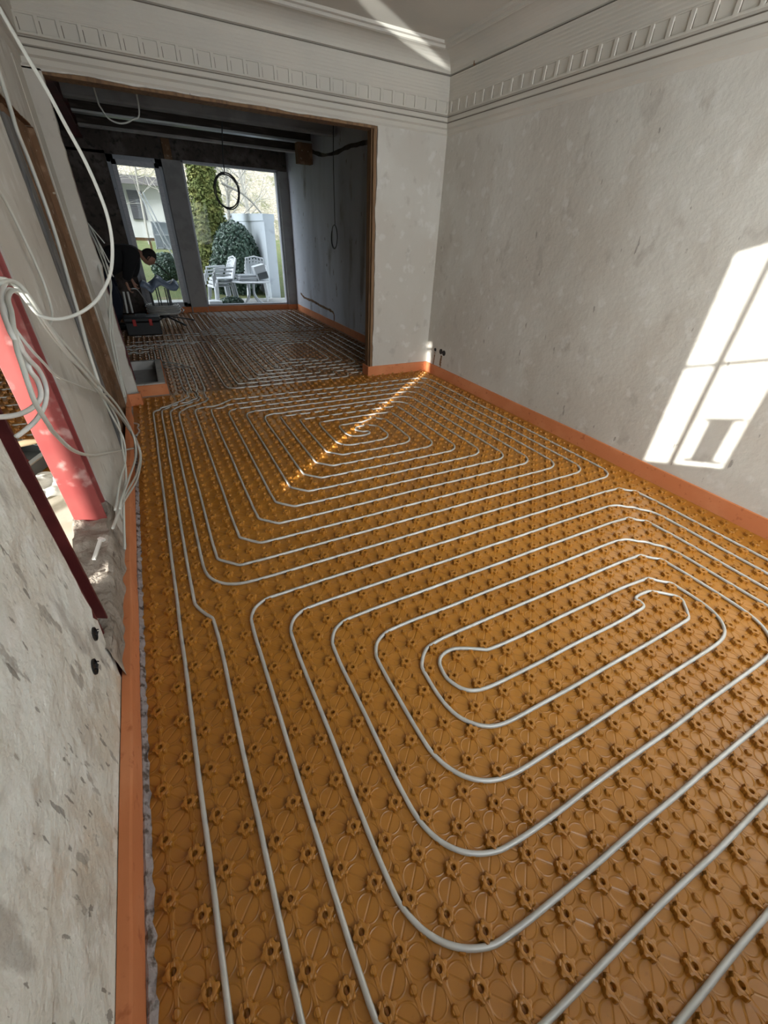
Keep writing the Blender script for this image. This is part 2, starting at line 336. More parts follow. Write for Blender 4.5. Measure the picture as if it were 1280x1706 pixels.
# front wall (behind the camera) with the big window whose light falls on the right wall
w = MB(); T = .16
w.box(XL - .3, XR + .3, YF - T, YF, -.3, .93); w.box(XL - .3, XR + .3, YF - T, YF, 2.43, 3.3)
w.box(XL - .3, -.32, YF - T, YF, .93, 2.43); w.box(2.45, XR + .3, YF - T, YF, .93, 2.43)
link('wall_front', w, stucco, kind='structure')
wf = MB(); yy0, yy1 = YF - .06, YF - .03
for (a, b) in ((-.32, -.215), (.025, .047), (1.14, 1.20), (2.41, 2.45)): wf.box(a, b, yy0, yy1, .92, 2.43)
for (a, b) in ((.92, .955), (1.690, 1.705), (2.385, 2.43)): wf.box(-.32, 2.45, yy0, yy1, a, b)
wn = link('window_1', wf, white_plastic, kind='structure')
g = MB(); g.box(-.3, 2.43, YF - .048, YF - .044, .94, 2.41); link('window_pane', g, glass, parent=wn)
# shapes added in the front window (their shadow falls on the right wall)
# ceiling, coved cornice
PR = [(0, 2.455), (.012, 2.47), (.016, 2.50), (.034, 2.512), (.038, 2.545), (.031, 2.549), (.031, 2.556), (.040, 2.560), (.042, 2.588), (.034, 2.592), (.034, 2.600), (.046, 2.604), (.052, 2.708), (.056, 2.712)]
nr = 7
for i in range(nr): a = i / nr; z = 2.715 + a * .16; PR += [(.058 + a * .02, z), (.061 + a * .02, z + .009), (.061 + a * .02, z + .017)]
PR += [(.082, 2.878), (.066, 2.882), (.066, 2.890), (.088, 2.893)]
for i in range(9): a = i / 8 * pi / 2; PR.append((.088 + .19 * (1 - cos(a)), 2.893 + .105 * sin(a)))
PR += [(.285, 2.985), (.30, 2.98), (.318, 2.986), (.322, 3.003), (.335, 3.006), (.345, 2.998), (.36, 3.002), (.364, 3.02)]
def cornice(mb):
    # mitred run of the profile round the four walls
    ring = []
    for d, z in PR + [(.364, 3.1), (-.02, 3.1), (-.02, 2.455)]:
        ring.append([(XL + d, YF + d, z), (XR - d, YF + d, z), (XR - d, YB - d, z), (XL + d, YB - d, z)])
    n = len(ring); vs = [p for r in ring for p in r]; fs = []
    for i in range(n):
        j = (i + 1) % n
        for k in range(4): fs.append((i * 4 + k, i * 4 + (k + 1) % 4, j * 4 + (k + 1) % 4, j * 4 + k))
    mb.add(vs, fs)
w = MB(); cornice(w); link('trim_5', w, stucco, kind='structure')
# dark strips along the cornice grooves, and the little recessed panels (raised bars + rails)
w = MB()
for (z0, z1, d) in ((2.5475, 2.5545, .0325), (2.590, 2.597, .0355), (2.8825, 2.8885, .0675)):
    w.box(XL, XR - d, YB - d - .0012, YB - d + .02, z0, z1); w.box(XR - d - .0012, XR - d + .02, YF, YB - d, z0, z1)
link('trim_6', w, groove_dark, kind='structure')
w = MB(); wd = MB(); pitch = .128
def panels(mb, md, n, s0, place, pitch):
    for i in range(n):
        a = s0 + i * pitch
        for (u0, u1, z0, z1) in ((a - .014, a + .014, 2.606, 2.708),): place(mb, u0, u1, z0, z1, .011)
        place(md, a + .014, a + .019, 2.622, 2.698, .0015); place(md, a + .016, a + pitch - .016, 2.696, 2.7005, .0015)
def pb(m, u0, u1, z0, z1, t): m.box(u0, u1, YB - .049 - t, YB - .03, z0, z1)
def prr(m, u0, u1, z0, z1, t): m.box(XR - .049 - t, XR - .03, u0, u1, z0, z1)
panels(w, wd, 29, -1.02, pb, .1285)
pb(w, XL, XR, 2.604, 2.618, .010); pb(w, XL, XR, 2.701, 2.712, .010)
for i in range(43):
    a = 4.40 - i * .1295
    prr(w, a - .014, a + .014, 2.606, 2.708, .011); prr(wd, a - .018, a - .014, 2.622, 2.698, .0015); prr(wd, a - .1135, a - .016, 2.697, 2.7005, .0015)
prr(w, YF, YB, 2.604, 2.618, .010); prr(w, YF, YB, 2.701, 2.712, .010)
link('trim_7', w, stucco, kind='structure', bevel=.002); link('trim_8', wd, groove_dark, kind='structure')  # dark lines paint the shade along the top and side of each panel
w = MB(); w.box(XL - .3, XR + .3, YF - .2, YB + .1, ZC, 3.3); link('ceiling', w, stucco, kind='structure')
# ---- back room shell
w = MB(); w.box(XR2, XR + .3, YB + .15, YW + .1, -.3, 3.3); link('wall_right_back_room', w, plaster_blue, kind='structure')
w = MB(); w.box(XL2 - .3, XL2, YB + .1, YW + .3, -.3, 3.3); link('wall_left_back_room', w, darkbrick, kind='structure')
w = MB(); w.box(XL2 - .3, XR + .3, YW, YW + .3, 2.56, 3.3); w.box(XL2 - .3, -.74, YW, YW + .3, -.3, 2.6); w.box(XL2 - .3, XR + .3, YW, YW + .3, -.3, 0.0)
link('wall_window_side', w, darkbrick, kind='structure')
w = MB(); w.box(.155, .495, YW - .1, YW + .3, -.02, 2.56); w.box(2.35, XR2 + .1, YW - .06, YW + .3, -.02, 2.56); link('wall_pier', w, plasterboard, kind='structure', bevel=.004)
w = MB(); w.box(.22, .36, YW - .06, YW + .05, 2.56, 2.86); link('wall_pier_top', w, brownclay, kind='structure')
w = MB(); w.box(XL2 - .3, XR + .3, YB + .15, YW + .3, 3.16, 3.3)
for i in range(24): w.box(XL2, XR2, 4.75 + i * .24, 4.95 + i * .24, 3.13, 3.165)
link('ceiling_back_room', w, woodbeam, kind='structure')
# unseen upper storeys and row houses, sized to keep the low sun off the garden
w = MB(); w.box(-45, 9, YF - .2, YW + .3, 3.3, 15); w.box(-45, -7.7, YF - .1, YW + .3, -.3, 3.3); link('wall_upper_sun_block', w, house_m, kind='structure')
# ---- back windows
def window(name, x0, x1, z0, z1, fw, sash=True):
    m = MB(); y0, y1 = YW - .02, YW + .06
    m.box(x0, x1, y0, y1, z0, z0 + fw); m.box(x0, x1, y0, y1, z1 - fw, z1); m.box(x0, x0 + fw, y0, y1, z0, z1); m.box(x1 - fw, x1, y0, y1, z0, z1)
    wn = link(name, m, filmtape if sash else upvc, kind='structure', bevel=.004)
    if sash:
        s = MB(); a = fw * .55; y0, y1 = YW - .035, YW + .02; b = fw * 1.25
        s.box(x0 + a, x1 - a, y0, y1, z0 + a, z0 + b); s.box(x0 + a, x1 - a, y0, y1, z1 - b, z1 - a); s.box(x0 + a, x0 + b, y0, y1, z0 + a, z1 - a); s.box(x1 - b, x1 - a, y0, y1, z0 + a, z1 - a)
        link('sash', s, upvc, parent=wn, bevel=.004)
    g = MB(); g.box(x0 + fw * .5, x1 - fw * .5, YW + .01, YW + .014, z0 + fw * .5, z1 - fw * .5); link('window_pane', g, glass, parent=wn)
    return wn
window('window_2', -.74, .16, .04, 2.56, .115)
window('window_3', .49, 2.35, .08, 2.58, .045, False)
# ---- left room shell
w = MB()
w.box(-7.7, -7.5, YF - .2, 10.1, -.3, 3.3)
w.box(-7.5, XL2 - .1, 9.8, 10.1, -.3, 3.3)
w.box(XL2 - .3, XL2 - .1, 4.6, 9.9, -.3, 3.3); w.box(XL2 - .3, XL - .08, 4.52, 4.68, -.3, 3.3)
link('wall_left_room', w, stucco, kind='structure')
w = MB(); ft = .06
w.box(-7.7, -4.3, YF - ft, YF, -.3, .55); w.box(-4.35, XL - .1, YF - ft, YF, -.3, .96); w.box(-7.7, XL - .1, YF - ft, YF, 2.35, 3.3); w.box(-7.7, -7.2, YF - ft, YF, .5, 2.4); w.box(-5.85, -5.75, YF - ft, YF, .5, 2.4); w.box(-4.43, -4.075, YF - ft, YF, .5, 2.4); w.box(-3.93, XL - .1, YF - ft, YF, .9, 2.4)  # unseen wall, its slot and openings are shaped to throw the floor sun streak
link('wall_front_left_room', w, stucco, kind='structure')
w = MB(); w.box(-7.7, XL - .1, YF - .2, 10.1, 3.05, 3.3); link('ceiling_left_room', w, stucco, kind='structure')
# ------------------------------------------------------------------ studded floor mats
KT = 0.0; KB = F0 + .003
def knob_shape():
    v = []; f = []; n = 48
    # six blunt teeth round a raised disc with a hole
    def R(a, r0, amp):
        q = cos(6 * a) * 1.7 + .1
        return r0 + amp * max(-1, min(1, q))
    for z, r0, am in ((KB, .0250, .0026), (KT - .0050, .0230, .0030), (KT - .0018, .0222, .0031), (KT - .0010, .0212, .0027)):
        v += [(R(2 * pi * i / n, r0, am) * cos(2 * pi * i / n), R(2 * pi * i / n, r0, am) * sin(2 * pi * i / n), z) for i in range(n)]
    for z, r in ((KT - .0009, .0172), (KT - .0002, .0164), (KT, .0156), (KT, .0094), (KT - .0010, .0082), (KT - .014, .0066)): v += [(r * cos(2 * pi * i / n), r * sin(2 * pi * i / n), z) for i in range(n)]
    for k in range(9): f += [(k * n + i, k * n + (i + 1) % n, (k + 1) * n + (i + 1) % n, (k + 1) * n + i) for i in range(n)]
    f.append(tuple(9 * n + i for i in range(n)))
    return v, f
def knob_low():
    v = []; f = []; n = 12
    def R(i): return 1.16 if i % 2 == 0 else .9
    for z, r in ((KB, .025), (KT, .0205)): v += [(r * R(i) * cos(2 * pi * i / n), r * R(i) * sin(2 * pi * i / n), z) for i in range(n)]
    for z, r in ((KT, .0078), (KT - .012, .006)): v += [(r * cos(2 * pi * i / n), r * sin(2 * pi * i / n), z) for i in range(n)]
    for k in range(3): f += [(k * n + i, k * n + (i + 1) % n, (k + 1) * n + (i + 1) % n, (k + 1) * n + i) for i in range(n)]
    f.append(tuple(3 * n + i for i in range(n))); return v, f
def bump_shape():
    v = []; f = []; n = 8
    for z, r in ((KB, .0125), (KT - .0090, .0105), (KT - .0072, .0088)): v += [(r * cos(pi / 4 * (2 * (i // 2) + (.62 if i % 2 else -.62) * 1.0) + pi / 4), r * sin(pi / 4 * (2 * (i // 2) + (.62 if i % 2 else -.62)) + pi / 4), z) for i in range(n)]
    for k in range(2): f += [(k * n + i, k * n + (i + 1) % n, (k + 1) * n + (i + 1) % n, (k + 1) * n + i) for i in range(n)]
    f.append(tuple(2 * n + i for i in range(n))); return v, f
KH, KL, BS = knob_shape(), knob_low(), bump_shape()
def studded(name, inside, xr, yr, xo, m, hi, parent=None, tongue=None):
    mb = MB(); V = mb.v; F = mb.f
    def put(sh, x, y, rot=0):
        n = len(V); c, s = cos(rot), sin(rot)
        V.extend([(a * c - b * s + x, a * s + b * c + y, z) for a, b, z in sh[0]]); F.extend([tuple(n + i for i in q) for q in sh[1]])
    k0, k1 = int(math.floor((xr[0] - xo) / DD)), int(math.ceil((xr[1] - xo) / DD)); l0, l1 = int(math.floor(yr[0] / DD)), int(math.ceil(yr[1] / DD))
    for k in range(k0, k1 + 1):
        for l in range(l0, l1 + 1):
            x, y = xo + k * DD, l * DD
            if not inside(x, y): continue
            if (k + l) % 2 == 0:
                put(KH if y < hi else KL, x, y, .12)
            else: put(BS, x, y, .2)
    return mb
fr = lambda x, y: XL + .065 < x < XR - .06 and YF + .05 < y < YB + .07 and not (x < -.9 and y > 4.42)
mb = studded('m', fr, (XL, XR), (YF, YB + .1), 0, mat_front, 2.4)
mb.box(XL + .03, XR - .02, YF + .02, YB + .075, F0 + .001, KB + .0004)
o = link('studded_floor_mat', mb, mat_front, smooth=True, recalc=False)
tag(o, 'caramel-brown studded underfloor heating mat covering the front room floor', 'floor mat')
bk = lambda x, y: XL2 + .06 < x < XR2 - .06 and YB + .1 < y < YW - .12 and not (x < -.645 and y < 5.76) and not (x > 1.70 and y < YB + .24)
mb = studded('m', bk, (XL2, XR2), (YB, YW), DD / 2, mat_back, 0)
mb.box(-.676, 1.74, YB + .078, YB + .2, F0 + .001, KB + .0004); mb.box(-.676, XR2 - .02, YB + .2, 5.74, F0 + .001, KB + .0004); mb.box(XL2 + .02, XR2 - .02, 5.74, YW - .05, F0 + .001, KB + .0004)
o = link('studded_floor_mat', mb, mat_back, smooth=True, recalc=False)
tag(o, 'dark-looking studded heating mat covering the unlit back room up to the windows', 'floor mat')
lf = lambda x, y: -5.0 < x < XL - .2 and 3.1 < y < 9.7
mb = studded('m', lambda x, y: lf(x, y) and x < (XL - .2 if y < 4.55 else XL2 - .35), (-5, XL), (2.9, 9.7), 0, mat_front, 0)
mb.box(-5.05, XL2 - .32, 3.0, 9.75, F0 + .001, KB + .0004); mb.box(XL2 - .32, XL - .15, 3.0, 4.58, F0 + .001, KB + .0004)
o = link('studded_floor_mat', mb, mat_front, smooth=True, recalc=False)
tag(o, 'brown studded heating mat of the side room, seen through the left wall opening', 'floor mat')
# ------------------------------------------------------------------ heating pipes
PZ = F0 + .0125; PRAD = .0082
def clear_studs(w):
    # the pipe is pressed in between the studs: move it sideways off any stud it would cut
    w = [list(p) for p in w]
    for it in range(6):
        for i in range(1, len(w) - 1):
            x, y, z = w[i]; xo = DD / 2 if y > YB + .09 else 0; k0 = round((x - xo) / DD); l0 = round(y / DD); best = None
            for k in (k0 - 1, k0, k0 + 1):
                for l in (l0 - 1, l0, l0 + 1):
                    if (k + l) % 2: continue
                    d = math.hypot(x - xo - k * DD, y - l * DD)
                    if best is None or d < best[0]: best = (d, xo + k * DD, l * DD)
            d, cx, cy = best; lim = .0318
            tx, ty = w[i + 1][0] - w[i - 1][0], w[i + 1][1] - w[i - 1][1]; L = math.hypot(tx, ty) or 1; nx, ny = -ty / L, tx / L
            s_ = (x - cx) * nx + (y - cy) * ny
            if d < lim:
                sg = 1 if s_ >= 0 else -1; al = (x - cx) * tx / L + (y - cy) * ty / L; need = sqrt(max(0, lim * lim - al * al)) - abs(s_)
                if need > 0: w[i][0] += nx * sg * need; w[i][1] += ny * sg * need
        if it < 5:
            q = [p[:] for p in w]
            for i in range(1, len(w) - 1):
                for a in (0, 1): w[i][a] = .5 * q[i][a] + .25 * (q[i - 1][a] + q[i + 1][a])
    return [tuple(p) for p in catmull(w, 2)]
def route(pts, rad=1.3, step=6):
    """pts: (k,l[,radius]) in mat cells -> filleted world polyline"""
    P = [Vector((p[0], p[1])) for p in pts]; out = [P[0]]
    for i in range(1, len(P) - 1):
        r = pts[i][2] if len(pts[i]) > 2 else rad
        a = (P[i - 1] - P[i]); b = (P[i + 1] - P[i]); la, lb = a.length, b.length
        if la < 1e-6 or lb < 1e-6: continue
        a.normalize(); b.normalize(); ang = a.angle(b)
        if abs(ang - pi) < .02: out.append(P[i]); continue
        d = min(r / math.tan(ang / 2), la * .49, lb * .49); rr = d * math.tan(ang / 2)
        A = P[i] + a * d; B = P[i] + b * d; bis = (a + b).normalized(); C_ = P[i] + bis * (rr / sin(ang / 2))
        a0 = atan2(*(A - C_).yx); a1 = atan2(*(B - C_).yx); da = (a1 - a0 + pi) % (2 * pi) - pi
        st_ = max(4, int(rr * abs(da) / .45))
        for k in range(st_ + 1): t = a0 + da * k / st_; out.append(C_ + Vector((cos(t), sin(t))) * rr)
    out.append(P[-1])
    # subdivide the long runs and let them sag slightly between studs
    res = []
    for i in range(len(out) - 1):
        L = (out[i + 1] - out[i]).length; n = max(1, int(L / .75))
        for k in range(n): res.append(out[i].lerp(out[i + 1], k / n))
    res.append(out[-1])
    w = []
    for i, p in enumerate(res):
        nx = noise.noise(Vector((p.x * .33, p.y * .33, 5))) * .07; ny = noise.noise(Vector((p.x * .33, p.y * .33, 9))) * .07
        w.append(((p.x + nx) * DD, (p.y + ny) * DD, PZ))
    return clear_studs(w)
def pipe(pts, label, n=10, group=None, rad=1.3):
    mb = MB(); mb.tube(route(pts, rad), PRAD, n)
    o = link('heating_pipe', mb, pipe_m, smooth=True, recalc=False); tag(o, label, 'pipe', group); return o
# near loop (counter-flow spiral): left columns, bottom rows, right columns, top rows
A_ = [(-14.2, 87.6, 1), (-10.6, 87.6), (-10.6, 80.5), (-6.6, 74.5), (-6.6, 58.2), (-11.5, 57.4), (-11.5, -11.5, 3)]
A_ = [(-19, 88.5), (-11, 88.5), (-11, 80.6), (-7, 74.5), (-7, 58.4), (-7.6, 57.4), (-10.4, 55.6), (-11.5, 54.4), (-11.5, -11.5, 3), (31.5, -11.5, 3), (31.5, 14.5, 3.2),
      (-7.5, 14.5, 1.3), (-7.5, -7.5, 3), (27.5, -7.5, 3), (27.5, 10.5, 3.2), (-3.5, 10.5, 1.3), (-3.5, -3.5, 3), (23.5, -3.5, 3), (23.5, 6.5, 2.8), (.5, 6.5, 1.6), (.5, .5, 2.4), (20.1, .5, 2.0), (20.1, 3.55, 1.7),
      (17.1, 3.55, .7), (17.0, 2.5, .7), (1.5, 2.5, 1.6), (1.5, 5.6, 1.4), (3.2, 5.6, 1.5), (5.2, 4.5, 1.5), (21.5, 4.5, 2.8), (21.5, -1.5, 2.2), (-1.5, -1.5, 3), (-1.5, 8.5, 1.3), (25.5, 8.5, 3.2), (25.5, -5.5, 3),
      (-5.5, -5.5, 3), (-5.5, 12.5, 1.3), (29.5, 12.5, 3.2), (29.5, -9.5, 3), (-9.5, -9.5, 3), (-9.5, 13.4, 1.2), (-10.5, 15.9, 1.2), (-10.5, 54.0), (-9.5, 55.4), (-6.6, 56.8), (-6, 57.8), (-6, 74.5), (-10, 80.6), (-10, 89.5), (-19, 89.5)]
pipe(A_, 'grey heating pipe wound in the long spiral nearest the viewer', 12)
# middle loop
Lc = [-9.5, -8.5, -6.5, -4.5, -2.5, -.5, 1.5, 3.5, 5.5, 7.5, 9.5]
Bc = [16.5 + 2 * i for i in range(11)]; Rc = [32.5 - 2 * i for i in range(11)]; Tc = [55.5, 53.5, 51.5, 49.7, 47.9, 46.2, 44.4, 42.7, 41.0]
def strand(i0, n): 
    out = []
    for i in range(i0, n, 2):
        lr = 2.4 if i < 9 else 1.2
        out += [(Lc[i], Bc[i], lr), (Rc[i], Bc[i], 1.3)]
        if i < len(Tc):
            if i == 0: out += [(Rc[i], Tc[i], 1.3), (-1.5, Tc[i], 1), (-3, 53.8, 1), (-6.5, 53.6, 1)]
            elif i == 1: out += [(Rc[i], Tc[i], 1.3), (-2, Tc[i], 1), (-3, 52.6, .8), (-4.5, 52.4, 1)]
            else: out += [(Rc[i], Tc[i], 1.3), (Lc[i + 2], Tc[i], 1.1)]
    return out
even = strand(0, 11)     # rings 0..10, ends at ring 10's bottom right
odd = strand(1, 10)      # rings 1..9, ends at ring 9's bottom right
ctr = [(12.6, 37.8, .7), (11.0, 38.2, .7), (11.0, 39.4, .8), (14.5, 39.4, 1.2)]
even[-2] = (9.5, 36.5, 1.1); even[-1] = (12.6, 36.5, .9)
loop2 = [(-19, 91.5), (-9, 91.5), (-9, 80.6), (-5, 74.5), (-5, 57.6), (-5.7, 56.2), (-8.5, 55.0), (-9.5, 53.6)] + even + ctr + odd[::-1] + [(-8.5, 52.6), (-7.6, 54.2), (-4.8, 55.6), (-4, 57.2), (-4, 74.5), (-8, 80.6), (-8, 92.5), (-19, 92.5)]
pipe(loop2, 'grey heating pipe spiral mid-floor in the front room, crossed by a sunbeam', 10)
def rings(L0, R0, B0, T0, n, jog=None):
    """bifilar rectangular spiral; returns one continuous route"""
    L = [L0 + 2 * i for i in range(n)]; R_ = [R0 - 2 * i for i in range(n)]; B = [B0 + 2 * i for i in range(n)]; T = [T0 - 2 * i for i in range(n)]
    def st(i0):
        o = []
        for i in range(i0, n, 2):
            o.append((L[i], B[i]))
            if jog and jog(i): a = jog(i); o += [(a, B[i], .8), (a, B[i] + 2, .8), (R_[i], B[i] + 2)]
            else: o.append((R_[i], B[i]))
            if i + 2 < n: o += [(R_[i], T[i]), (L[i + 2], T[i])]
        return o
    a, b = st(0), st(1)
    return [(L[0], T0)] + a + b[::-1] + [(L[1], T0 + .01)]
r3 = rings(-1, 31, 60.5, 98.5, 8, lambda i: (19.9 - 2 * i) if i < 6 else None)
r3[0] = (-19, 94.5); r3.insert(1, (-1, 94.5, 1.2)); r3[-1] = (1, 95.5, 1.2); r3.append((-19, 95.5))
pipe(r3, 'grey heating pipe field at the front of the back room, beside the concrete box', 8)
r4 = rings(-3, 31, 102.5, 133.5, 8)
r4[0] = (-3, 98.5); r4[-1] = (-1, 98.6); r4 = [(-14, 98.5)] + [(-3, 98.5, 1.2)] + r4[1:-1] + [(-14, 104.5)]
pipe(r4, 'grey heating pipe field on the floor directly below the two back windows', 8)
pipe([(-14.15, 46.0), (-13.5, 46.5), (-13.2, 48), (-13.2, 50.4, .8), (-14.15, 51.2)], 'short bent grey pipe end at the left wall foot under the hanging cables', 8)
for i in range(9):
    y = 3.25 + i * .3
    mb = MB(); mb.tube([(-4.6, y, PZ), (-1.35 - .4 * (y > 4.4), y, PZ)], PRAD, 6); o = link('heating_pipe', mb, pipe_m, smooth=True, recalc=False)
    tag(o, 'grey pipe across the side room floor, ' + ['nearest', 'second nearest', 'third nearest', 'fourth nearest', 'middle', 'fourth farthest', 'third farthest', 'second farthest', 'farthest'][i] + ' of the parallel runs', 'pipe', 'heating pipes in the side room')
# ------------------------------------------------------------------ foam edge strips
def strip(pts, h, t, label, side=1, z=F0, wob=.003, seed=0):
    """standing foam ribbon along a polyline (x,y), thickness t to its left*side"""
    P = [Vector((p[0], p[1], 0)) for p in pts]; Q = []
    for i in range(len(P) - 1):
        n = max(1, int((P[i + 1] - P[i]).length / .12))
        for k in range(n): Q.append(P[i].lerp(P[i + 1], k / n))
    Q.append(P[-1]); mb = MB(); vs = []
    for i, p in enumerate(Q):
        a = Q[max(i - 1, 0)]; b = Q[min(i + 1, len(Q) - 1)]; d = (b - a).normalized(); nn = Vector((-d.y, d.x, 0)) * side
        if 0 < i < len(Q) - 1:
            d1 = (p - a).normalized(); d2 = (b - p).normalized(); c = max(.5, sqrt(max(0, (1 + d1.dot(d2)) / 2))); nn /= c
        w_ = noise.noise(Vector((p.x * 3 + seed, p.y * 3, 2))) * wob; hh = h + noise.noise(Vector((p.x * 2, p.y * 2 + seed, 6))) * .004
        vs += [p + Vector((0, 0, z)), p + nn * (t + w_) + Vector((0, 0, z)), p + nn * (t + w_) + Vector((0, 0, hh - .002)), p + nn * (t * .8 + w_) + Vector((0, 0, hh)), p + Vector((0, 0, hh))]
    k = 5; fs = []
    for i in range(len(Q) - 1): fs += [(i * k + j, i * k + (j + 1) % k, (i + 1) * k + (j + 1) % k, (i + 1) * k + j) for j in range(k)]
    fs += [tuple(range(k)), tuple((len(Q) - 1) * k + j for j in range(k - 1, -1, -1))]
    mb.add(vs, fs); o = link('foam_edge_strip', mb, foam); tag(o, label, 'edge strip'); return o
strip([(XR - .001, YF + .02), (XR, YB - .001)], .105, .014, 'long orange foam edge strip along the foot of the right wall')
strip([(XR - .015, YB), (1.745, YB), (1.745, YB + .17)], .105, .014, 'orange foam edge strip at the foot of the short wall right of the wide opening')
strip([(XL, .0 - 1.1), (XL + .004, .9), (XL, 1.9), (XL, 3.95)], .105, .036, 'long orange foam edge strip running along the left wall towards the viewer', side=-1, wob=.008)
strip([(XL, 4.02), (XL, 4.36), (-.955, 4.36), (-.955, 4.44)], .10, .014, 'small stepped orange foam strip round the wall corner left of the opening', side=-1)
strip([(XR2, YB + .24), (XR2, YW - .08)], .10, .012, 'orange foam edge strip along the right wall of the dark back room')
strip([(2.53, YW - .07), (2.335, YW - .07), (2.335, YW - .03), (.475, YW - .03), (.475, YW - .11), (.185, YW - .11), (.185, YW - .04), (-.74, YW - .04)], .09, .012, 'orange foam edge strip below the back windows, stepping round the pier')
# torn film between the foam and the mat on the left
mb = MB(); vs = []; n = 260
for i in range(n + 1):
    y = YF + .1 + i / n * 4.6
    a = noise.noise(Vector((y * 30, 0, 0))); b = noise.noise(Vector((y * 55, 4, 0))); c = noise.noise(Vector((y * 40, 9, 0)))
    vs += [(XL + .036, y, .002 + .006 * b), (XL + .042 + .005 * a, y, .004 + .008 * b), (XL + .050 + .006 * c, y, -.008 + .006 * a), (XL + .056 + .010 * a, y, F0 + .006 + .003 * c)]
mb.add(vs, [(i * 4 + j, i * 4 + j + 1, i * 4 + 5 + j, i * 4 + 4 + j) for i in range(n) for j in range(3)])
o = link('plastic_film_strip', mb, film); tag(o, 'torn crinkled plastic film strip between left foam edging and studded mat', 'film strip')
# ------------------------------------------------------------------ steel columns
def hcol(y0, y1, x0, x1, z0, z1, label, m, ft=.012):
    mb = MB(); mb.box(x0, x1, y0, y0 + ft, z0, z1); mb.box(x0, x1, y1 - ft, y1, z0, z1); mb.box((x0 + x1) / 2 - .005, (x0 + x1) / 2 + .005, y0 + ft, y1 - ft, z0, z1)
    o = link('steel_column', mb, m, bevel=.002); return tag(o, label, 'column')
hcol(1.615, 1.72, XL - .135, XL - .006, .26, 3.0, 'pink-red primed steel column standing on the rubble sill of the left opening', redsteel)
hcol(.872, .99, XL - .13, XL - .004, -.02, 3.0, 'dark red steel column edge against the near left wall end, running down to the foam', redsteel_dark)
mb = MB(); mb.box(-1.13, -1.0, 5.1, 5.112, F0, 2.72); mb.box(-1.13, -1.0, 5.22, 5.232, F0, 2.72); mb.box(-1.07, -1.06, 5.11, 5.22, F0, 2.72)
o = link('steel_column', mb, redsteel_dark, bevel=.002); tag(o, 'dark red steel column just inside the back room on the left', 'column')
mb = MB(); mb.box(-1.13, -1.0, 4.72, 10.2, 2.72, 2.732); mb.box(-1.13, -1.0, 4.72, 10.2, 2.90, 2.912); mb.box(-1.07, -1.058, 4.72, 10.2, 2.73, 2.9)
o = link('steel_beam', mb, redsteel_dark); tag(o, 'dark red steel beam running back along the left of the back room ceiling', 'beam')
# ------------------------------------------------------------------ beams in the back room
def beam(y, w_, z0, z1, m, label, lower=None, x0=XL2 + .02):
    t = thing('ceiling_beam', (.5, y, z0), label, 'beam')
    mb = MB(); mb.box(x0, XR2 - .01, y - w_ / 2, y + w_ / 2, z0 + .03, z1); link('web', mb, m, t, bevel=.004)
    mb = MB(); mb.box(x0, XR2 - .01, y - w_ / 2 - .03, y + w_ / 2 + .03, z0, z0 + .03); link('flange', mb, lower or m, t, bevel=.004)
beam(7.5, .10, 2.79, 3.12, plasterboard, 'pale plastered ceiling beam nearest the wide opening, patched with grey', plasterboard, -1.0)
beam(8.7, .10, 2.83, 3.12, woodbeam, 'second ceiling beam with a thin grey lower flange, middle of the back room', zinc, -1.0)
beam(9.6, .10, 2.80, 3.12, woodbeam, 'ceiling beam closest to the windows with a grey lower flange', concrete, -1.0)
mb = MB(); mb.box(-1.0, 2.5, 6.1, 6.9, 2.98, 3.02); mb.box(-.9, .4, 5.2, 5.9, 3.0, 3.03)
o = link('ceiling_panel', mb, plasterboard, kind=None); tag(o, 'remains of grey ceiling board hanging between the beams', 'ceiling board')
mb = MB(); mb.box(2.28, XR2 - .005, 8.62, 8.78, 2.55, 2.83); o = link('beam_bearing_block', mb, brownclay); tag(o, 'crumbly brown masonry patch under the beam end on the right wall', 'masonry patch')
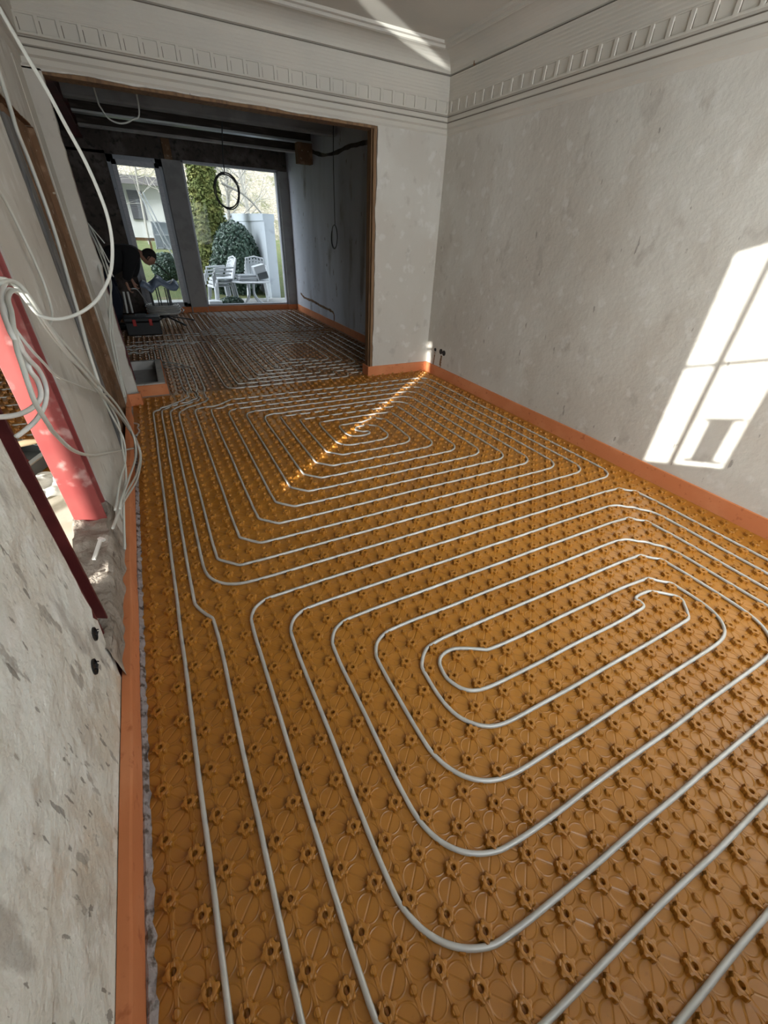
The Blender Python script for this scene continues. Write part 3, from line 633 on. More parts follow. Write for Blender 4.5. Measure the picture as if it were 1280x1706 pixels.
# ------------------------------------------------------------------ cables
CB = {
'big': [(-0.835, 1.652, 2.065), (-0.831, 1.66, 2.04), (-0.8, 1.604, 1.949), (-0.771, 1.557, 1.87), (-0.744, 1.502, 1.78), (-0.72, 1.467, 1.702), (-0.704, 1.44, 1.62), (-0.699, 1.429, 1.55), (-0.709, 1.422, 1.475), (-0.738, 1.422, 1.396), (-0.782, 1.37, 1.338), (-0.821, 1.337, 1.306), (-0.869, 1.315, 1.284), (-0.921, 1.305, 1.275), (-0.965, 1.316, 1.287), (-0.983, 1.335, 1.319), (-1.0, 1.358, 1.356), (-1.02, 1.373, 1.381), (-1.049, 1.376, 1.384)],
'conduit': [(-1.045, 3.042, 2.186), (-1.045, 2.981, 2.005), (-1.045, 2.939, 1.916), (-1.045, 2.997, 1.811), (-1.045, 3.043, 1.618), (-1.045, 3.022, 1.456), (-1.045, 2.886, 1.205), (-1.045, 2.823, 1.069), (-1.045, 2.703, 0.899), (-1.045, 2.659, 0.739), (-1.045, 2.61, 0.647)],
'wall_wire': [(-1.045, 1.896, 1.632), (-1.045, 1.991, 1.559), (-1.045, 2.098, 1.346), (-1.045, 2.078, 1.234), (-1.045, 2.006, 1.185), (-1.045, 1.855, 1.165)],
'b1': [(-1.04, 1.32, 1.379), (-1.021, 1.415, 1.364), (-1.005, 1.454, 1.328), (-0.991, 1.483, 1.228), (-0.983, 1.631, 1.098), (-0.98, 2.022, 0.829), (-0.983, 2.642, 0.447), (-0.991, 3.082, 0.03), (-1.005, 2.604, 0.065), (-1.021, 1.95, 0.256), (-1.04, 1.574, 0.319)],
'b2': [(-1.03, 1.248, 1.37), (-1.013, 1.281, 1.383), (-0.998, 1.353, 1.376), (-0.985, 1.38, 1.34), (-0.975, 1.453, 1.228), (-0.971, 1.619, 1.084), (-0.971, 2.066, 0.805), (-0.975, 2.709, 0.386), (-0.985, 3.083, 0.02), (-0.998, 2.53, 0.068), (-1.013, 1.765, 0.311), (-1.03, 1.42, 0.383)],
'b3': [(-1.03, 1.511, 1.358), (-1.011, 1.511, 1.301), (-0.995, 1.593, 1.199), (-0.981, 1.783, 1.054), (-0.973, 2.177, 0.795), (-0.97, 2.559, 0.548), (-0.973, 2.834, 0.258), (-0.981, 2.642, 0.177), (-0.995, 2.066, 0.288), (-1.011, 1.67, 0.36), (-1.03, 1.687, 0.249)],
'la': [(-1.02, 1.534, 1.319), (-1.005, 1.379, 1.35), (-0.992, 1.217, 1.363), (-0.979, 1.098, 1.357), (-0.968, 1.029, 1.338), (-0.959, 0.945, 1.314), (-0.953, 0.869, 1.279), (-0.95, 0.839, 1.246), (-0.95, 0.816, 1.199), (-0.953, 0.819, 1.156), (-0.959, 0.871, 1.083), (-0.968, 0.927, 1.038), (-0.979, 1.093, 0.913), (-0.992, 1.382, 0.765), (-1.005, 1.884, 0.552), (-1.02, 3.008, 0.084)],
'lb': [(-1.02, 1.347, 1.377), (-1.0, 1.15, 1.365), (-0.982, 1.02, 1.345), (-0.967, 0.939, 1.322), (-0.956, 0.894, 1.3), (-0.951, 0.917, 1.245), (-0.951, 0.973, 1.199), (-0.956, 0.991, 1.148), (-0.967, 0.955, 1.113), (-0.982, 0.892, 1.097), (-1.0, 0.845, 1.089), (-1.02, 0.812, 1.083)],
'lc': [(-1.03, 1.525, 1.321), (-1.01, 1.307, 1.361), (-0.992, 1.117, 1.354), (-0.977, 1.005, 1.326), (-0.966, 0.964, 1.265), (-0.961, 0.932, 1.213), (-0.961, 0.956, 1.18), (-0.966, 0.962, 1.144), (-0.977, 0.949, 1.124), (-0.992, 0.889, 1.122), (-1.01, 0.838, 1.129), (-1.03, 0.787, 1.145)],
'le': [(-1.04, 1.287, 1.335), (-1.017, 1.192, 1.307), (-0.998, 1.133, 1.274), (-0.985, 1.139, 1.222), (-0.98, 1.203, 1.163), (-0.985, 1.313, 1.098), (-0.998, 1.61, 0.988), (-1.017, 2.213, 0.775), (-1.04, 2.828, 0.568)],
'f1': [(-0.992, 4.86, 1.552), (-0.975, 4.789, 1.472), (-0.946, 4.652, 1.317), (-0.927, 4.467, 1.093), (-0.966, 4.312, 0.867), (-1.016, 4.16, 0.636), (-1.032, 3.853, 0.232)],
'f2': [(-0.984, 4.85, 1.544), (-0.942, 4.702, 1.443), (-0.91, 4.51, 1.278), (-0.905, 4.327, 1.106), (-0.944, 4.202, 0.978), (-1.013, 3.996, 0.724), (-1.025, 3.664, 0.349)],
'f3': [(-0.988, 4.855, 1.548), (-0.93, 4.755, 1.461), (-0.883, 4.672, 1.387)],
'f4': [(-0.988, 4.855, 1.548), (-0.927, 4.694, 1.385), (-0.885, 4.561, 1.243)],
'f5': [(-0.991, 4.849, 1.539), (-0.932, 4.644, 1.317), (-0.881, 4.475, 1.136)],
'f6': [(-0.982, 4.828, 1.517), (-0.979, 4.65, 1.362), (-0.972, 4.418, 1.14), (-0.985, 4.207, 0.931), (-1.007, 3.867, 0.551), (-1.026, 3.625, 0.298)],
'base1': [(-1.03, 2.431, 0.711), (-1.012, 2.441, 0.564), (-1.001, 2.502, 0.377), (-1.001, 2.288, 0.324), (-1.012, 1.919, 0.369), (-1.03, 1.611, 0.365)],
'base2': [(-1.03, 2.519, 0.673), (-1.012, 2.634, 0.454), (-1.001, 2.34, 0.383), (-1.001, 2.107, 0.309), (-1.012, 1.826, 0.306), (-1.03, 1.478, 0.215)],
}
def cable(k, r, m, label, group=None, cat='cable', pts=None, name='electric_cable'):
    mb = MB(); mb.tube(catmull(pts or CB[k], 9), r, 8); o = link(name, mb, m, smooth='all', recalc=False); return tag(o, label, cat, group)
cable('big', .0055, cable_m, 'thick pale grey cable hanging in a large arc at the upper left')
cable('conduit', .010, cable_m, 'pale flexible conduit running down beside the brown wall niche', name='flexible_conduit')
cable('wall_wire', .0055, cable_m, 'short grey cable curving down the white wall strip behind the large cable arc')
cable('b1', .0065, cable_m, 'uppermost grey cable of the bundle sagging from the red column to the floor edge')
cable('b2', .0065, cable_m, 'outermost grey cable of the sagging bundle, bulging over the floor mat')
cable('b3', .0065, cable_m, 'inner grey cable of the sagging bundle, closest to the left wall')
cable('la', .0060, cable_m, 'grey cable crossing the red column and swinging back across to the bundle')
cable('lb', .0060, cable_w, 'pale cable loop on the red column with its cut end pointing down left')
cable('lc', .0065, cable_w, 'pale cable loop on the red column that leaves through the left picture edge')
cable('le', .0040, cable_m, 'thin grey cable strung from the red column to the niche foot')
for k, q in (('f1', 'middle one of the three'), ('f2', 'rightmost of the three'), ('f6', 'leftmost of the three')): cable(k, .0065, cable_m, q + ' long grey cables dropping down the left jamb', 'cables dropping down the left jamb')
for k, q in (('f3', 'highest'), ('f4', 'middle'), ('f5', 'lowest')): cable(k, .0050, cable_w, q + ' of three short cut cable ends fanning out from the left jamb', 'cut cable ends at the left jamb')
for k, q in (('base1', 'ending higher on the sill'), ('base2', 'reaching lowest, behind the foam strip')): cable(k, .0060, cable_m, 'grey cable entering the rubble sill, ' + q, 'cables entering the rubble sill')
# ------------------------------------------------------------------ niche timber
mb = MB(); mb.box(XL - .10, XL - .030, 2.93, 3.06, -.02, 2.04); mb.box(XL - .10, XL - .018, 3.07, 3.22, -.02, 2.0)
o = link('timber_post', mb, woodgrey, bevel=.004); tag(o, 'weathered grey timber post inside the tall wall niche on the left', 'post')
mb = MB(); mb.box(XL - .15, XL - .13, 2.7, 4.1, -.02, 2.12); link('wall_niche_back', mb, groove_dark, kind='structure')
mb = MB(); mb.box(XL - .12, XL - .035, 3.23, 4.01, -.02, 2.07); link('wall_niche_infill', mb, brownclay, kind='structure')
# ------------------------------------------------------------------ sockets
def socket(loc, nrm, label, r=.033, group=None, chase=None):
    t = thing('socket_box', loc, label, 'socket', group)
    n = Vector(nrm); q = n.to_track_quat('Z', 'Y').to_matrix().to_4x4(); q.translation = Vector(loc)
    mb = MB(); mb.lathe([(r, -.01), (r, .005), (r * .86, .006), (r * .82, .0015), (r * .02, .001)], 20); mb.v = [tuple(q @ Vector(v)) for v in mb.v]; link('box_rim', mb, black_plastic, t, smooth=True)
    mb = MB(); 
    for a in (-.4, .4): mb.tube([q @ Vector((a * r, 0, -.004)), q @ Vector((a * r * 1.4, .005, .012)), q @ Vector((a * r * .4, .012, .016))], .0022, 6)
    link('wire_end', mb, cable_k, t)
    return t
def chase(pts, w_, label, X=None, Y=None, m=None):
    """rough open channel cut into a wall, filled with darker rubble; pts in (u,z)"""
    mb = MB(); vs = []
    P = catmull([(a, b, 0) for a, b in pts], 8)
    for i, p in enumerate(P):
        a = P[max(i - 1, 0)]; b = P[min(i + 1, len(P) - 1)]; d = (b - a).normalized(); nn = Vector((-d.y, d.x, 0))
        l = w_ * (.5 + .35 * noise.noise(Vector((i * .7, 1, w_ * 50)))); r = w_ * (.5 + .35 * noise.noise(Vector((i * .7, 5, w_ * 50))))
        for s_, e_ in ((-l, .0), (0, .004), (r, .0)):
            q = p + nn * s_
            vs.append((X - .0015 - e_ * 1, q.x, q.y) if X is not None else (q.x, Y - .0015 - e_, q.y))
    mb.add(vs, [(i * 3 + j, i * 3 + j + 1, i * 3 + 4 + j, i * 3 + 3 + j) for i in range(len(P) - 1) for j in range(2)])
    o = link('wall_chase', mb, m or brownclay); return tag(o, label, 'wall chase')
socket((XR, 4.30, .30), (-1, 0, 0), 'small black socket hole low on the right wall, nearest the room corner', .022)
socket((XR, 4.165, .305), (-1, 0, 0), 'left of the pair of larger black socket boxes low on the right wall')
socket((XR, 4.095, .30), (-1, 0, 0), 'right of the pair of larger black socket boxes low on the right wall')
chase([(4.30, .27), (4.305, .2), (4.315, .10)], .022, 'narrow open chase below the small socket hole near the corner', X=XR)
chase([(4.14, .26), (4.15, .19), (4.145, .10)], .035, 'rough open chase running down from the pair of socket boxes', X=XR)
socket((XL, .78, .38), (1, 0, 0), 'upper black socket hole in the near left wall beside the dark steel edge', .024)
socket((XL, .655, .36), (1, 0, 0), 'lower black socket hole in the near left wall, closer to the viewer', .026)
chase([(9.9, .36), (9.6, .30), (9.0, .30), (8.4, .27), (7.85, .25), (7.80, .10)], .045, 'dark chase stepping down the right wall of the back room', X=XR2)
chase([(9.2, 2.86), (8.0, 2.62), (6.9, 2.62), (6.2, 2.6)], .05, 'dark ragged horizontal scar high on the back room right wall', X=XR2, m=darkbrick)
# ------------------------------------------------------------------ hanging wires
def ring_pts(c, ax, az, r, turns, n=24, dr=.0, tilt=0):
    out = []
    for i in range(int(n * turns) + 1):
        a = 2 * pi * i / n + pi / 2; rr = r + dr * sin(i * .37)
        out.append(Vector(c) + Vector(ax) * rr * cos(a) + Vector(az) * rr * 1.2 * sin(a) + Vector((0, .02 * sin(i * .21 + tilt), 0)))
    return out
c0 = (.87, 8.0, 2.03)
mb = MB(); mb.tube(catmull([(.98, 8.0, 3.12), (.93, 8.0, 2.8), (.885, 8.0, 2.5), (.87, 8.0, 2.27)], 6) + ring_pts(c0, (1, 0, 0), (0, 0, 1), .185, 3.1, dr=.012), .0085, 8)
o = link('hanging_cable_coil', mb, cable_k, smooth='all', recalc=False); tag(o, 'black cable hanging from the ceiling, coiled in front of the large back window', 'cable coil')
mb = MB(); mb.tube(catmull([(2.46, 7.35, 3.05), (2.45, 7.38, 2.4), (2.46, 7.40, 1.66)], 6) + ring_pts((2.46, 7.44, 1.49), (0, 1, 0), (0, 0, 1), .14, 1.85, dr=.006), .0065, 8)
o = link('hanging_cable_coil', mb, cable_k, smooth='all', recalc=False); tag(o, 'thin dark cable coil hanging in front of the bluish back room wall', 'cable coil')
mb = MB(); mb.tube(catmull([(-.64, 6.0, 3.1), (-.64, 6, 2.6), (-.62, 6, 2.5), (-.57, 6, 2.43), (-.47, 6, 2.41), (-.36, 6, 2.45), (-.27, 6, 2.54), (-.26, 6, 3.05)], 6), .008, 8)
o = link('hanging_cable', mb, cable_m, smooth='all', recalc=False); tag(o, 'grey cable sagging in a U from the back room ceiling boards', 'cable')
# ceiling remnant (rusty hook) in the cove
mb = MB(); mb.tube([(2.58, 4.02, 2.93), (2.56, 4.03, 2.905), (2.555, 4.035, 2.88)], [.008, .014, .006], 8)
o = link('rusty_hook', mb, woodbrown); tag(o, 'small rusty brown hook stub in the ceiling cove near the corner', 'hook')
# ------------------------------------------------------------------ concrete box
t = thing('floor_shaft_box', (-.83, 5.2, F0), 'low open concrete box with an orange foam front on the floor left of the opening', 'floor box')
bx0, bx1, by0, by1, bz = XL - .02, -.69, 4.645, 5.72, .105
mb = MB(); mb.box(bx0, bx1, by0, by0 + .06, F0, bz); mb.box(bx0, bx1, by1 - .06, by1, F0, bz); mb.box(bx1 - .07, bx1, by0 + .06, by1 - .06, F0, bz); mb.box(bx0, bx0 + .04, by0 + .06, by1 - .06, F0, bz); mb.box(bx0, bx1, by0, by1, F0, -.01)
link('rim', mb, concrete, t, bevel=.004)
mb = MB(); mb.box(bx0 + .02, bx1 + .012, by0 - .014, by0, F0, bz - .012); mb.box(bx1, bx1 + .012, by0, by1, F0, bz - .012); link('foam_cover', mb, foam, t)
mb = MB(); mb.box(bx0 + .04, bx1 - .07, by0 + .06, by1 - .06, -.01, .0); link('inner_pan', mb, plasterboard, t)
# ------------------------------------------------------------------ tool case
t = thing('tool_case', (-.83, 8.02, F0), 'black tool case with two red latches on the floor in front of the worker', 'tool case')
mb = MB(); mb.box(-1.08, -.56, 7.86, 8.18, KT, .20); link('body', mb, black_plastic, t, bevel=.015)
mb = MB(); mb.box(-1.09, -.55, 7.85, 8.19, .205, .275); lid_ = link('lid', mb, black_plastic, t, bevel=.018)
for x in (-.94, -.70):
    mb = MB(); mb.box(x - .025, x + .025, 7.835, 7.862, .15, .25); link('latch', mb, red_plastic, lid_, bevel=.005)
mb = MB(); mb.tube([(-.9, 8.0, .27), (-.9, 8.0, .305), (-.75, 8.0, .305), (-.75, 8.0, .27)], .011, 8); link('handle', mb, greyplastic, lid_)
# ------------------------------------------------------------------ pipe reel stand, coil of pipe, plastic wrap
RX, RY = -.43, 9.0
t = thing('pipe_reel_stand', (RX, RY, 0), 'low black tripod reel stand that carries the coil of pipe near the windows', 'reel stand')
mb = MB(); mb.lathe([(.06, .09), (.09, .10), (.09, .15), (.04, .16)], 16, (RX, RY, 0)); link('hub', mb, black_plastic, t)
for a in (-.95, .25, 1.6, 2.9, 4.1):
    mb = MB(); mb.obox((RX + .05 * cos(a), RY + .05 * sin(a), .11), (RX + .50 * cos(a), RY + .50 * sin(a), .012), .03, .022); mb.box(RX + .50 * cos(a) - .03, RX + .50 * cos(a) + .03, RY + .5 * sin(a) - .025, RY + .5 * sin(a) + .025, .0, .016)
    link('leg', mb, black_plastic, t, bevel=.003)
for a in (.5, 1.75, 3.6, 5.4):
    mb = MB(); mb.obox((RX, RY, .15), (RX + .33 * cos(a), RY + .33 * sin(a), .15), .025, .02); link('arm', mb, zinc, t)
    for da in (-.12, .12):
        mb = MB(); mb.tube([(RX + .175 * cos(a + da), RY + .175 * sin(a + da), .15), (RX + .175 * cos(a + da), RY + .175 * sin(a + da), .60)], .010, 8); link('upright', mb, greyplastic, t)
mb = MB(); pts = []
for k in range(7):
    for lay in range(2):
        r = .215 + .055 * lay + .02 * (k % 2)
        for i in range(36): a = 2 * pi * i / 36; pts.append((RX + (r + .006 * sin(5 * a + k)) * cos(a), RY + (r + .006 * sin(5 * a + k)) * sin(a), .175 + k * .022 + .003 * sin(3 * a + k)))
pts += [(RX + .3, RY - .02, .26), (RX + .34, RY - .10, .22), (RX + .30, RY - .2, .20)]
mb.tube(pts, .0105, 8)
o = link('pipe_coil', mb, pipe_m, smooth='all', recalc=False); tag(o, 'flat coil of grey heating pipe lying on the reel stand', 'pipe coil')
mb = MB()
def wrapP(u, v):
    a = u * 2 - 1; b = v * 2 - 1; r = max(abs(a), abs(b))
    z = .64 + .15 * (1 - abs(2 * ((a * .95 + .5 + .06 * b) % 1) - 1)) * (1 - .3 * abs(b)) + .05 * noise.noise(Vector((a * 3, b * 3, 0))) - .10 * max(0, r - .8) * 5
    return (RX + .02 + a * .32, RY + .05 + b * .22, z)
grid_patch(mb, 22, 16, wrapP)
o = link('plastic_wrap', mb, blue_film, smooth='all'); sm = o.modifiers.new('thick', 'SOLIDIFY'); sm.thickness = .006
tag(o, 'folded blue-grey plastic wrap lying on the reel uprights in front of the window', 'plastic wrap')
mb = MB()
mb.tube(catmull([(-.86, 8.47, .63), (-.78, 8.62, .60), (-.72, 8.8, .45), (-.66, 8.88, .33), (-.56, 8.80, .30)], 8), .0095, 8)
o = link('loose_pipe_end', mb, pipe_m, smooth='all', recalc=False); tag(o, 'loose end of heating pipe running from the coil to the hand of the worker', 'pipe')
for i, x in enumerate((-.99, -.93)):
    mb = MB(); mb.tube([(x, 8.36, .60), (x - .03 + .02 * i, 8.34, .28)], .016, 8); o = link('white_pipe_offcut', mb, cable_w, smooth=True); tag(o, ('left' if i == 0 else 'right') + ' one of two white pipe offcuts held below the hand of the worker', 'pipe offcut')
# ------------------------------------------------------------------ worker (bent forward, facing the windows to the right)
def skin_body(name, V, E, R_, m, parent=None, root=0, sub=2):
    me = bpy.data.meshes.new(name); off = Vector((0, 0, 0)); p = parent
    while p is not None: off += p.location; p = p.parent
    me.from_pydata([tuple(Vector(v) - off) for v in V], E, []); me.materials.append(m)
    o = bpy.data.objects.new(name, me); COL.objects.link(o)
    if parent is not None: o.parent = parent
    s = o.modifiers.new('skin', 'SKIN'); s.use_smooth_shade = True
    for i, r in enumerate(R_):
        sv = me.skin_vertices[0].data[i]; sv.radius = r if isinstance(r, tuple) else (r, r); sv.use_root = (i == root)
    ss = o.modifiers.new('sub', 'SUBSURF'); ss.levels = sub; ss.render_levels = sub
    return o
pt = thing('person', (-1.18, 8.5, 0), 'person in black jacket and dark trousers bending forward beside the coil of pipe', 'person')
# jacket: pelvis, spine, chest, neck base, shoulders and sleeves
V = [(-1.20, 8.5, .88), (-1.10, 8.5, 1.0), (-.93, 8.5, 1.10), (-.76, 8.5, 1.14), (-.555, 8.5, 1.155),
     (-.72, 8.33, 1.17), (-.80, 8.29, .98), (-.90, 8.33, .76),
     (-.72, 8.68, 1.15), (-.72, 8.75, .95), (-.80, 8.70, .78)]
E = [(0, 1), (1, 2), (2, 3), (3, 4), (3, 5), (5, 6), (6, 7), (3, 8), (8, 9), (9, 10)]
skin_body('jacket', V, E, [(.20, .17), (.22, .19), (.25, .22), (.235, .22), .105, .12, .095, .065, .12, .095, .065], cloth_k, pt)
V = [(-1.20, 8.5, .88), (-1.21, 8.40, .80), (-1.12, 8.38, .46), (-1.22, 8.38, .12), (-1.21, 8.60, .80), (-1.10, 8.62, .46), (-1.20, 8.64, .12)]
E = [(0, 1), (1, 2), (2, 3), (0, 4), (4, 5), (5, 6)]
skin_body('trousers', V, E, [(.15, .15), .11, .078, .058, .11, .078, .058], cloth_b, pt)
for (y) in (8.38, 8.64):
    skin_body('shoe', [(-1.24, y, .05), (-1.16, y, .05), (-1.03, y, .038)], [(0, 1), (1, 2)], [(.045, .045), (.045, .045), (.042, .032)], black_plastic, pt)
# head: one lofted mesh with brow, nose, chin, then hair, ears
hc = Vector((-.475, 8.5, 1.09)); fwd = Vector((.62, 0, -.78)).normalized(); upv = Vector((.78, 0, .62)).normalized(); sd = Vector((0, 1, 0))
def headP(u, v):
    th = u * 2 * pi; ph = v * pi
    a = sin(ph) * cos(th); b = sin(ph) * sin(th); c = cos(ph)     # a: face direction, c: up
    r = Vector((a * .098, b * .076, c * .120))
    if a > 0:
        r.x += .022 * math.exp(-((c + .05) ** 2) / .02 - (b ** 2) / .02)      # nose
        r.x -= .010 * math.exp(-((c - .16) ** 2) / .008 - ((abs(b) - .35) ** 2) / .03)   # eye sockets
        r.x += .008 * math.exp(-((c + .42) ** 2) / .008 - (b ** 2) / .06)    # lips
        r.x += .012 * math.exp(-((c + .72) ** 2) / .02 - (b ** 2) / .10)
    if c < -.2: r.y *= 1 - .35 * (-c - .2)
    return hc + fwd * r.x + sd * r.y + upv * r.z
mb = MB(); grid_patch(mb, 40, 28, headP)
mb.tube([hc - upv * .07 - fwd * .02, Vector((-.56, 8.5, 1.12)), Vector((-.63, 8.5, 1.15))], [.055, .058, .062], 14)
hd = link('head', mb, skin, pt, smooth='all')
for s_ in (-1, 1):
    mb = MB(); c_ = hc + sd * s_ * .077 - upv * .01; mb.tube([c_ + upv * .03, c_ + sd * s_ * .014 + upv * .012 - fwd * .012, c_ + sd * s_ * .010 - upv * .018 - fwd * .006, c_ - upv * .03], [.006, .010, .009, .005], 8); link('ear', mb, skin, hd, smooth='all')
def hairP(u, v):
    th = u * 2 * pi; ph = v * pi * .62; a = sin(ph) * cos(th); b = sin(ph) * sin(th); c = cos(ph)
    k = 1.14 + .02 * noise.noise(Vector((a * 9, b * 9, c * 9))); back = -.012
    return hc + fwd * (a * .098 * k + back - (.02 if c < .35 and a > 0 else 0) * 1.6) + sd * b * .076 * k + upv * c * .120 * k
mb = MB(); grid_patch(mb, 36, 14, hairP); link('hair', mb, hair_m, hd, smooth='all')
def hand(wrist, d, pn, label=None):
    """palm + five skinned finger chains; d: pointing direction, pn: palm normal"""
    d = Vector(d).normalized(); pn = Vector(pn).normalized(); s = d.cross(pn).normalized(); w0 = Vector(wrist)
    V = [w0 - d * .05, w0, w0 + d * .045]; E = [(0, 1), (1, 2)]; R_ = [(.028, .028), (.027, .02), (.034, .016)]
    for i, (o_, L) in enumerate(((-.030, .030), (-.010, .034), (.010, .032), (.028, .025))):
        a = len(V); b = w0 + d * .082 + s * o_; V += [b, b + d * L * .8 + pn * .010, b + d * L * 1.1 + pn * .032, b + d * L * .8 + pn * .048]
        E += [(2, a), (a, a + 1), (a + 1, a + 2), (a + 2, a + 3)]; R_ += [(.0095, .0095), (.0088, .0088), (.008, .008), (.007, .007)]
    a = len(V); b = w0 + d * .025 - s * .034; V += [b, b + d * .028 - s * .012 + pn * .014, b + d * .05 + pn * .034]; E += [(1, a), (a, a + 1), (a + 1, a + 2)]; R_ += [.011, .0095, .008]
    return skin_body('hand', V, E, R_, skin, pt, 1, 1)
hand((-.905, 8.34, .70), (.15, 0, -1), (1, .1, .1))
hand((-.815, 8.69, .72), (.2, -.1, -1), (.9, -.4, .1))
mb = MB(); mb.tube([(-.40, 8.47, 1.005), (-.37, 8.46, .985), (-.235, 8.42, .845)], [.016, .011, .010], 10)
o = link('black_rod', mb, black_plastic, smooth=True); tag(o, 'short straight black rod pointing down from the face of the bent worker', 'rod')
# ------------------------------------------------------------------ side room things seen through the opening
mb = MB()
def shP(u, v): x = -2.35 + u * 1.12; y = 1.0 + v * 1.95; return (x, y, F0 + .012 + .012 * abs(noise.noise(Vector((x * 5, y * 5, 0)))))
grid_patch(mb, 30, 40, shP); o = link('protective_board', mb, sheet_m, smooth='all'); o.modifiers.new('t', 'SOLIDIFY').thickness = .006
tag(o, 'beige protective board sheet on the side room floor behind the left opening', 'floor protection')
mb = MB()
def flP(u, v): x = -1.72 + u * .42 + v * .05; y = 2.45 + v * .42 + u * .1; return (x, y, .02 + .05 * abs(noise.noise(Vector((x * 7, y * 7, 3)))) + .03 * abs(sin(u * 9)))
grid_patch(mb, 24, 20, flP); o = link('plastic_film', mb, clearfilm, smooth='all'); tag(o, 'bright crumpled milky plastic film on the beige boards of the side room', 'plastic film')
t = thing('tool_tray', (-1.80, 3.1, 0), 'open grey tool tray with a pale rim behind the red column', 'tool tray')
R45 = Matrix.Translation((-1.80, 3.12, 0)) @ Matrix.Rotation(-.38, 4, 'Z')
mb = MB(); mb.box(-.17, .17, -.3, .3, .0, .012, R45)
for a in ((-.18, -.16, -.31, .31), (.16, .18, -.31, .31), (-.18, .18, -.31, -.29), (-.18, .18, .29, .31)): mb.box(*a, .0, .09, R45)
link('tray_body', mb, greyplastic, t)
mb = MB()
for a in ((-.195, -.155, -.325, .325), (.155, .195, -.325, .325), (-.155, .155, -.325, -.285), (-.155, .155, .285, .325)): mb.box(*a, .09, .104, R45)
link('tray_rim', mb, zinc, t, bevel=.003)
mb = MB(); q = R45 @ Vector((.02, .05, .07)); mb.tube([q + Vector((-.05, .1, 0)), q, q + Vector((.05, -.09, .01))], [.02, .026, .018], 10); o = link('red_power_tool', mb, red_plastic, smooth=True); tag(o, 'small red hand tool lying in the grey tray', 'tool')
for i in range(5):
    q = R45 @ Vector((-.1 + .045 * i, -.12 + .05 * (i % 3), .035)); mb = MB(); mb.tube([q + Vector((-.04, -.06, 0)), q + Vector((.04, .08, .02))], .013, 8); o = link('screwdriver', mb, black_plastic, smooth=True); tag(o, 'black-handled hand tool in the grey tray, ' + ['farthest left', 'second from the left', 'middle one', 'second from the right', 'farthest right'][i], 'tool', 'hand tools in the tray')
q = R45 @ Vector((-.02, .22, .12)); mb = MB(); mb.tube([q + Vector((-.06, -.02, 0)), q, q + Vector((.07, .03, -.01))], [.022, .026, .018], 10); o = link('wooden_mallet_handle', mb, mat('pale_wood', (.5, .38, .24), .6), smooth=True); tag(o, 'pale wooden handle lying over the back rim of the tray', 'handle')
mb = MB()
def ragP(u, v): th = u * 2 * pi; ph = v * pi; r = .12 + .035 * noise.noise(Vector((cos(th) * 2, sin(th) * 2, ph * 2))); return (-1.50 + r * sin(ph) * cos(th) * 1.0, 3.32 + r * sin(ph) * sin(th) * 1.3, .09 + r * cos(ph) * .75)
grid_patch(mb, 30, 18, ragP); o = link('cloth_bundle', mb, canvas, smooth='all'); tag(o, 'crumpled greenish cloth bundle beside the tool tray', 'cloth')
mb = MB(); mb.obox((-2.15, 3.95, .10), (-1.66, 2.72, .10), .035, .03); o = link('metal_rail', mb, zinc, bevel=.003); tag(o, 'straight pale metal rail lying past the tool tray by the dark steel edge', 'rail')
mb = MB(); mb.obox((-1.112, 1.28, .335), (-1.085, 1.38, .36), .014, .008); mb.obox((-1.085, 1.38, .36), (-1.075, 1.39, .36), .03, .012); o = link('plaster_splinter', mb, clearfilm); tag(o, 'small white splinter lying on the rubble sill', 'splinter')
# ------------------------------------------------------------------ unseen flat shapes added in the front window, cut to cast the baluster-shaped shadow
t = thing('sill_shadow_shape', (.62, YF - .12, .93), 'unseen waisted shape in the front window, added to cast its shadow', 'shadow shape')
def shadow_box(y0, y1, z0, z1):
    # front-wall x and z that throw a shadow on the right wall between y0..y1, z0..z1 at depth YP
    YP = YF - .11; return (XR - 1.17 * (y1 - YP), XR - 1.17 * (y0 - YP), z0 + .35 * ((y0 + y1) / 2 - YP), z1 + .35 * ((y0 + y1) / 2 - YP))
def sb(mb, y0, y1, z0, z1, d=.02):
    a, b, c, e_ = shadow_box(y0, y1, z0, z1); mb.box(a, b, YF - .11 - d / 2, YF - .11 + d / 2, c, e_)
mb = MB(); sb(mb, .74, .865, .29, .59); link('shaft', mb, stucco, t)
mb = MB(); sb(mb, .685, .905, .59, .605); link('top_plate', mb, stucco, t)
mb = MB(); sb(mb, .685, .91, .275, .29); link('foot_plate', mb, stucco, t)
mb = MB(); a, b, c, e_ = shadow_box(.2, .655, .2, .80); mb.prism([(a, c - .2), (b, c - .2), (b, e_ - .06), (b + .03, e_ - .05), (b - .03, e_), (b - .18, e_ + .22), (a, e_ + .3)], 'y', YF - .13, YF - .10)  # invented outline that blocks the lower right of the sun patch
o = link('sun_patch_blocker', mb, woodgrey); tag(o, 'unseen blocker in the front window, added to trim the sun patch', 'blocker')
# ------------------------------------------------------------------ garden
mb = MB()
def gP(u, v):
    x = -14 + u * 30; y = YW + .3 + (v ** 1.6) * 60; d = y - YW
    z = -.12 + (0 if d < 2.2 else .10 * (d - 2.2) if d < 14 else 1.18 + .55 * (d - 14)) + .12 * noise.noise(Vector((x * .7, y * .7, 0))) * min(1, d / 6)
    return (x, y, min(z, 24))
grid_patch(mb, 60, 90, gP); o = link('lawn', mb, grass_m, smooth='all', kind='structure'); 
me = o.data; me.materials.append(leaf_litter)
for p in me.polygons: p.material_index = 1 if p.center.y > 24.5 else 0
mb = MB(); mb.box(-3, 4.5, YW + .28, YW + 2.2, -.2, -.04); link('terrace', mb, stone, kind='structure')
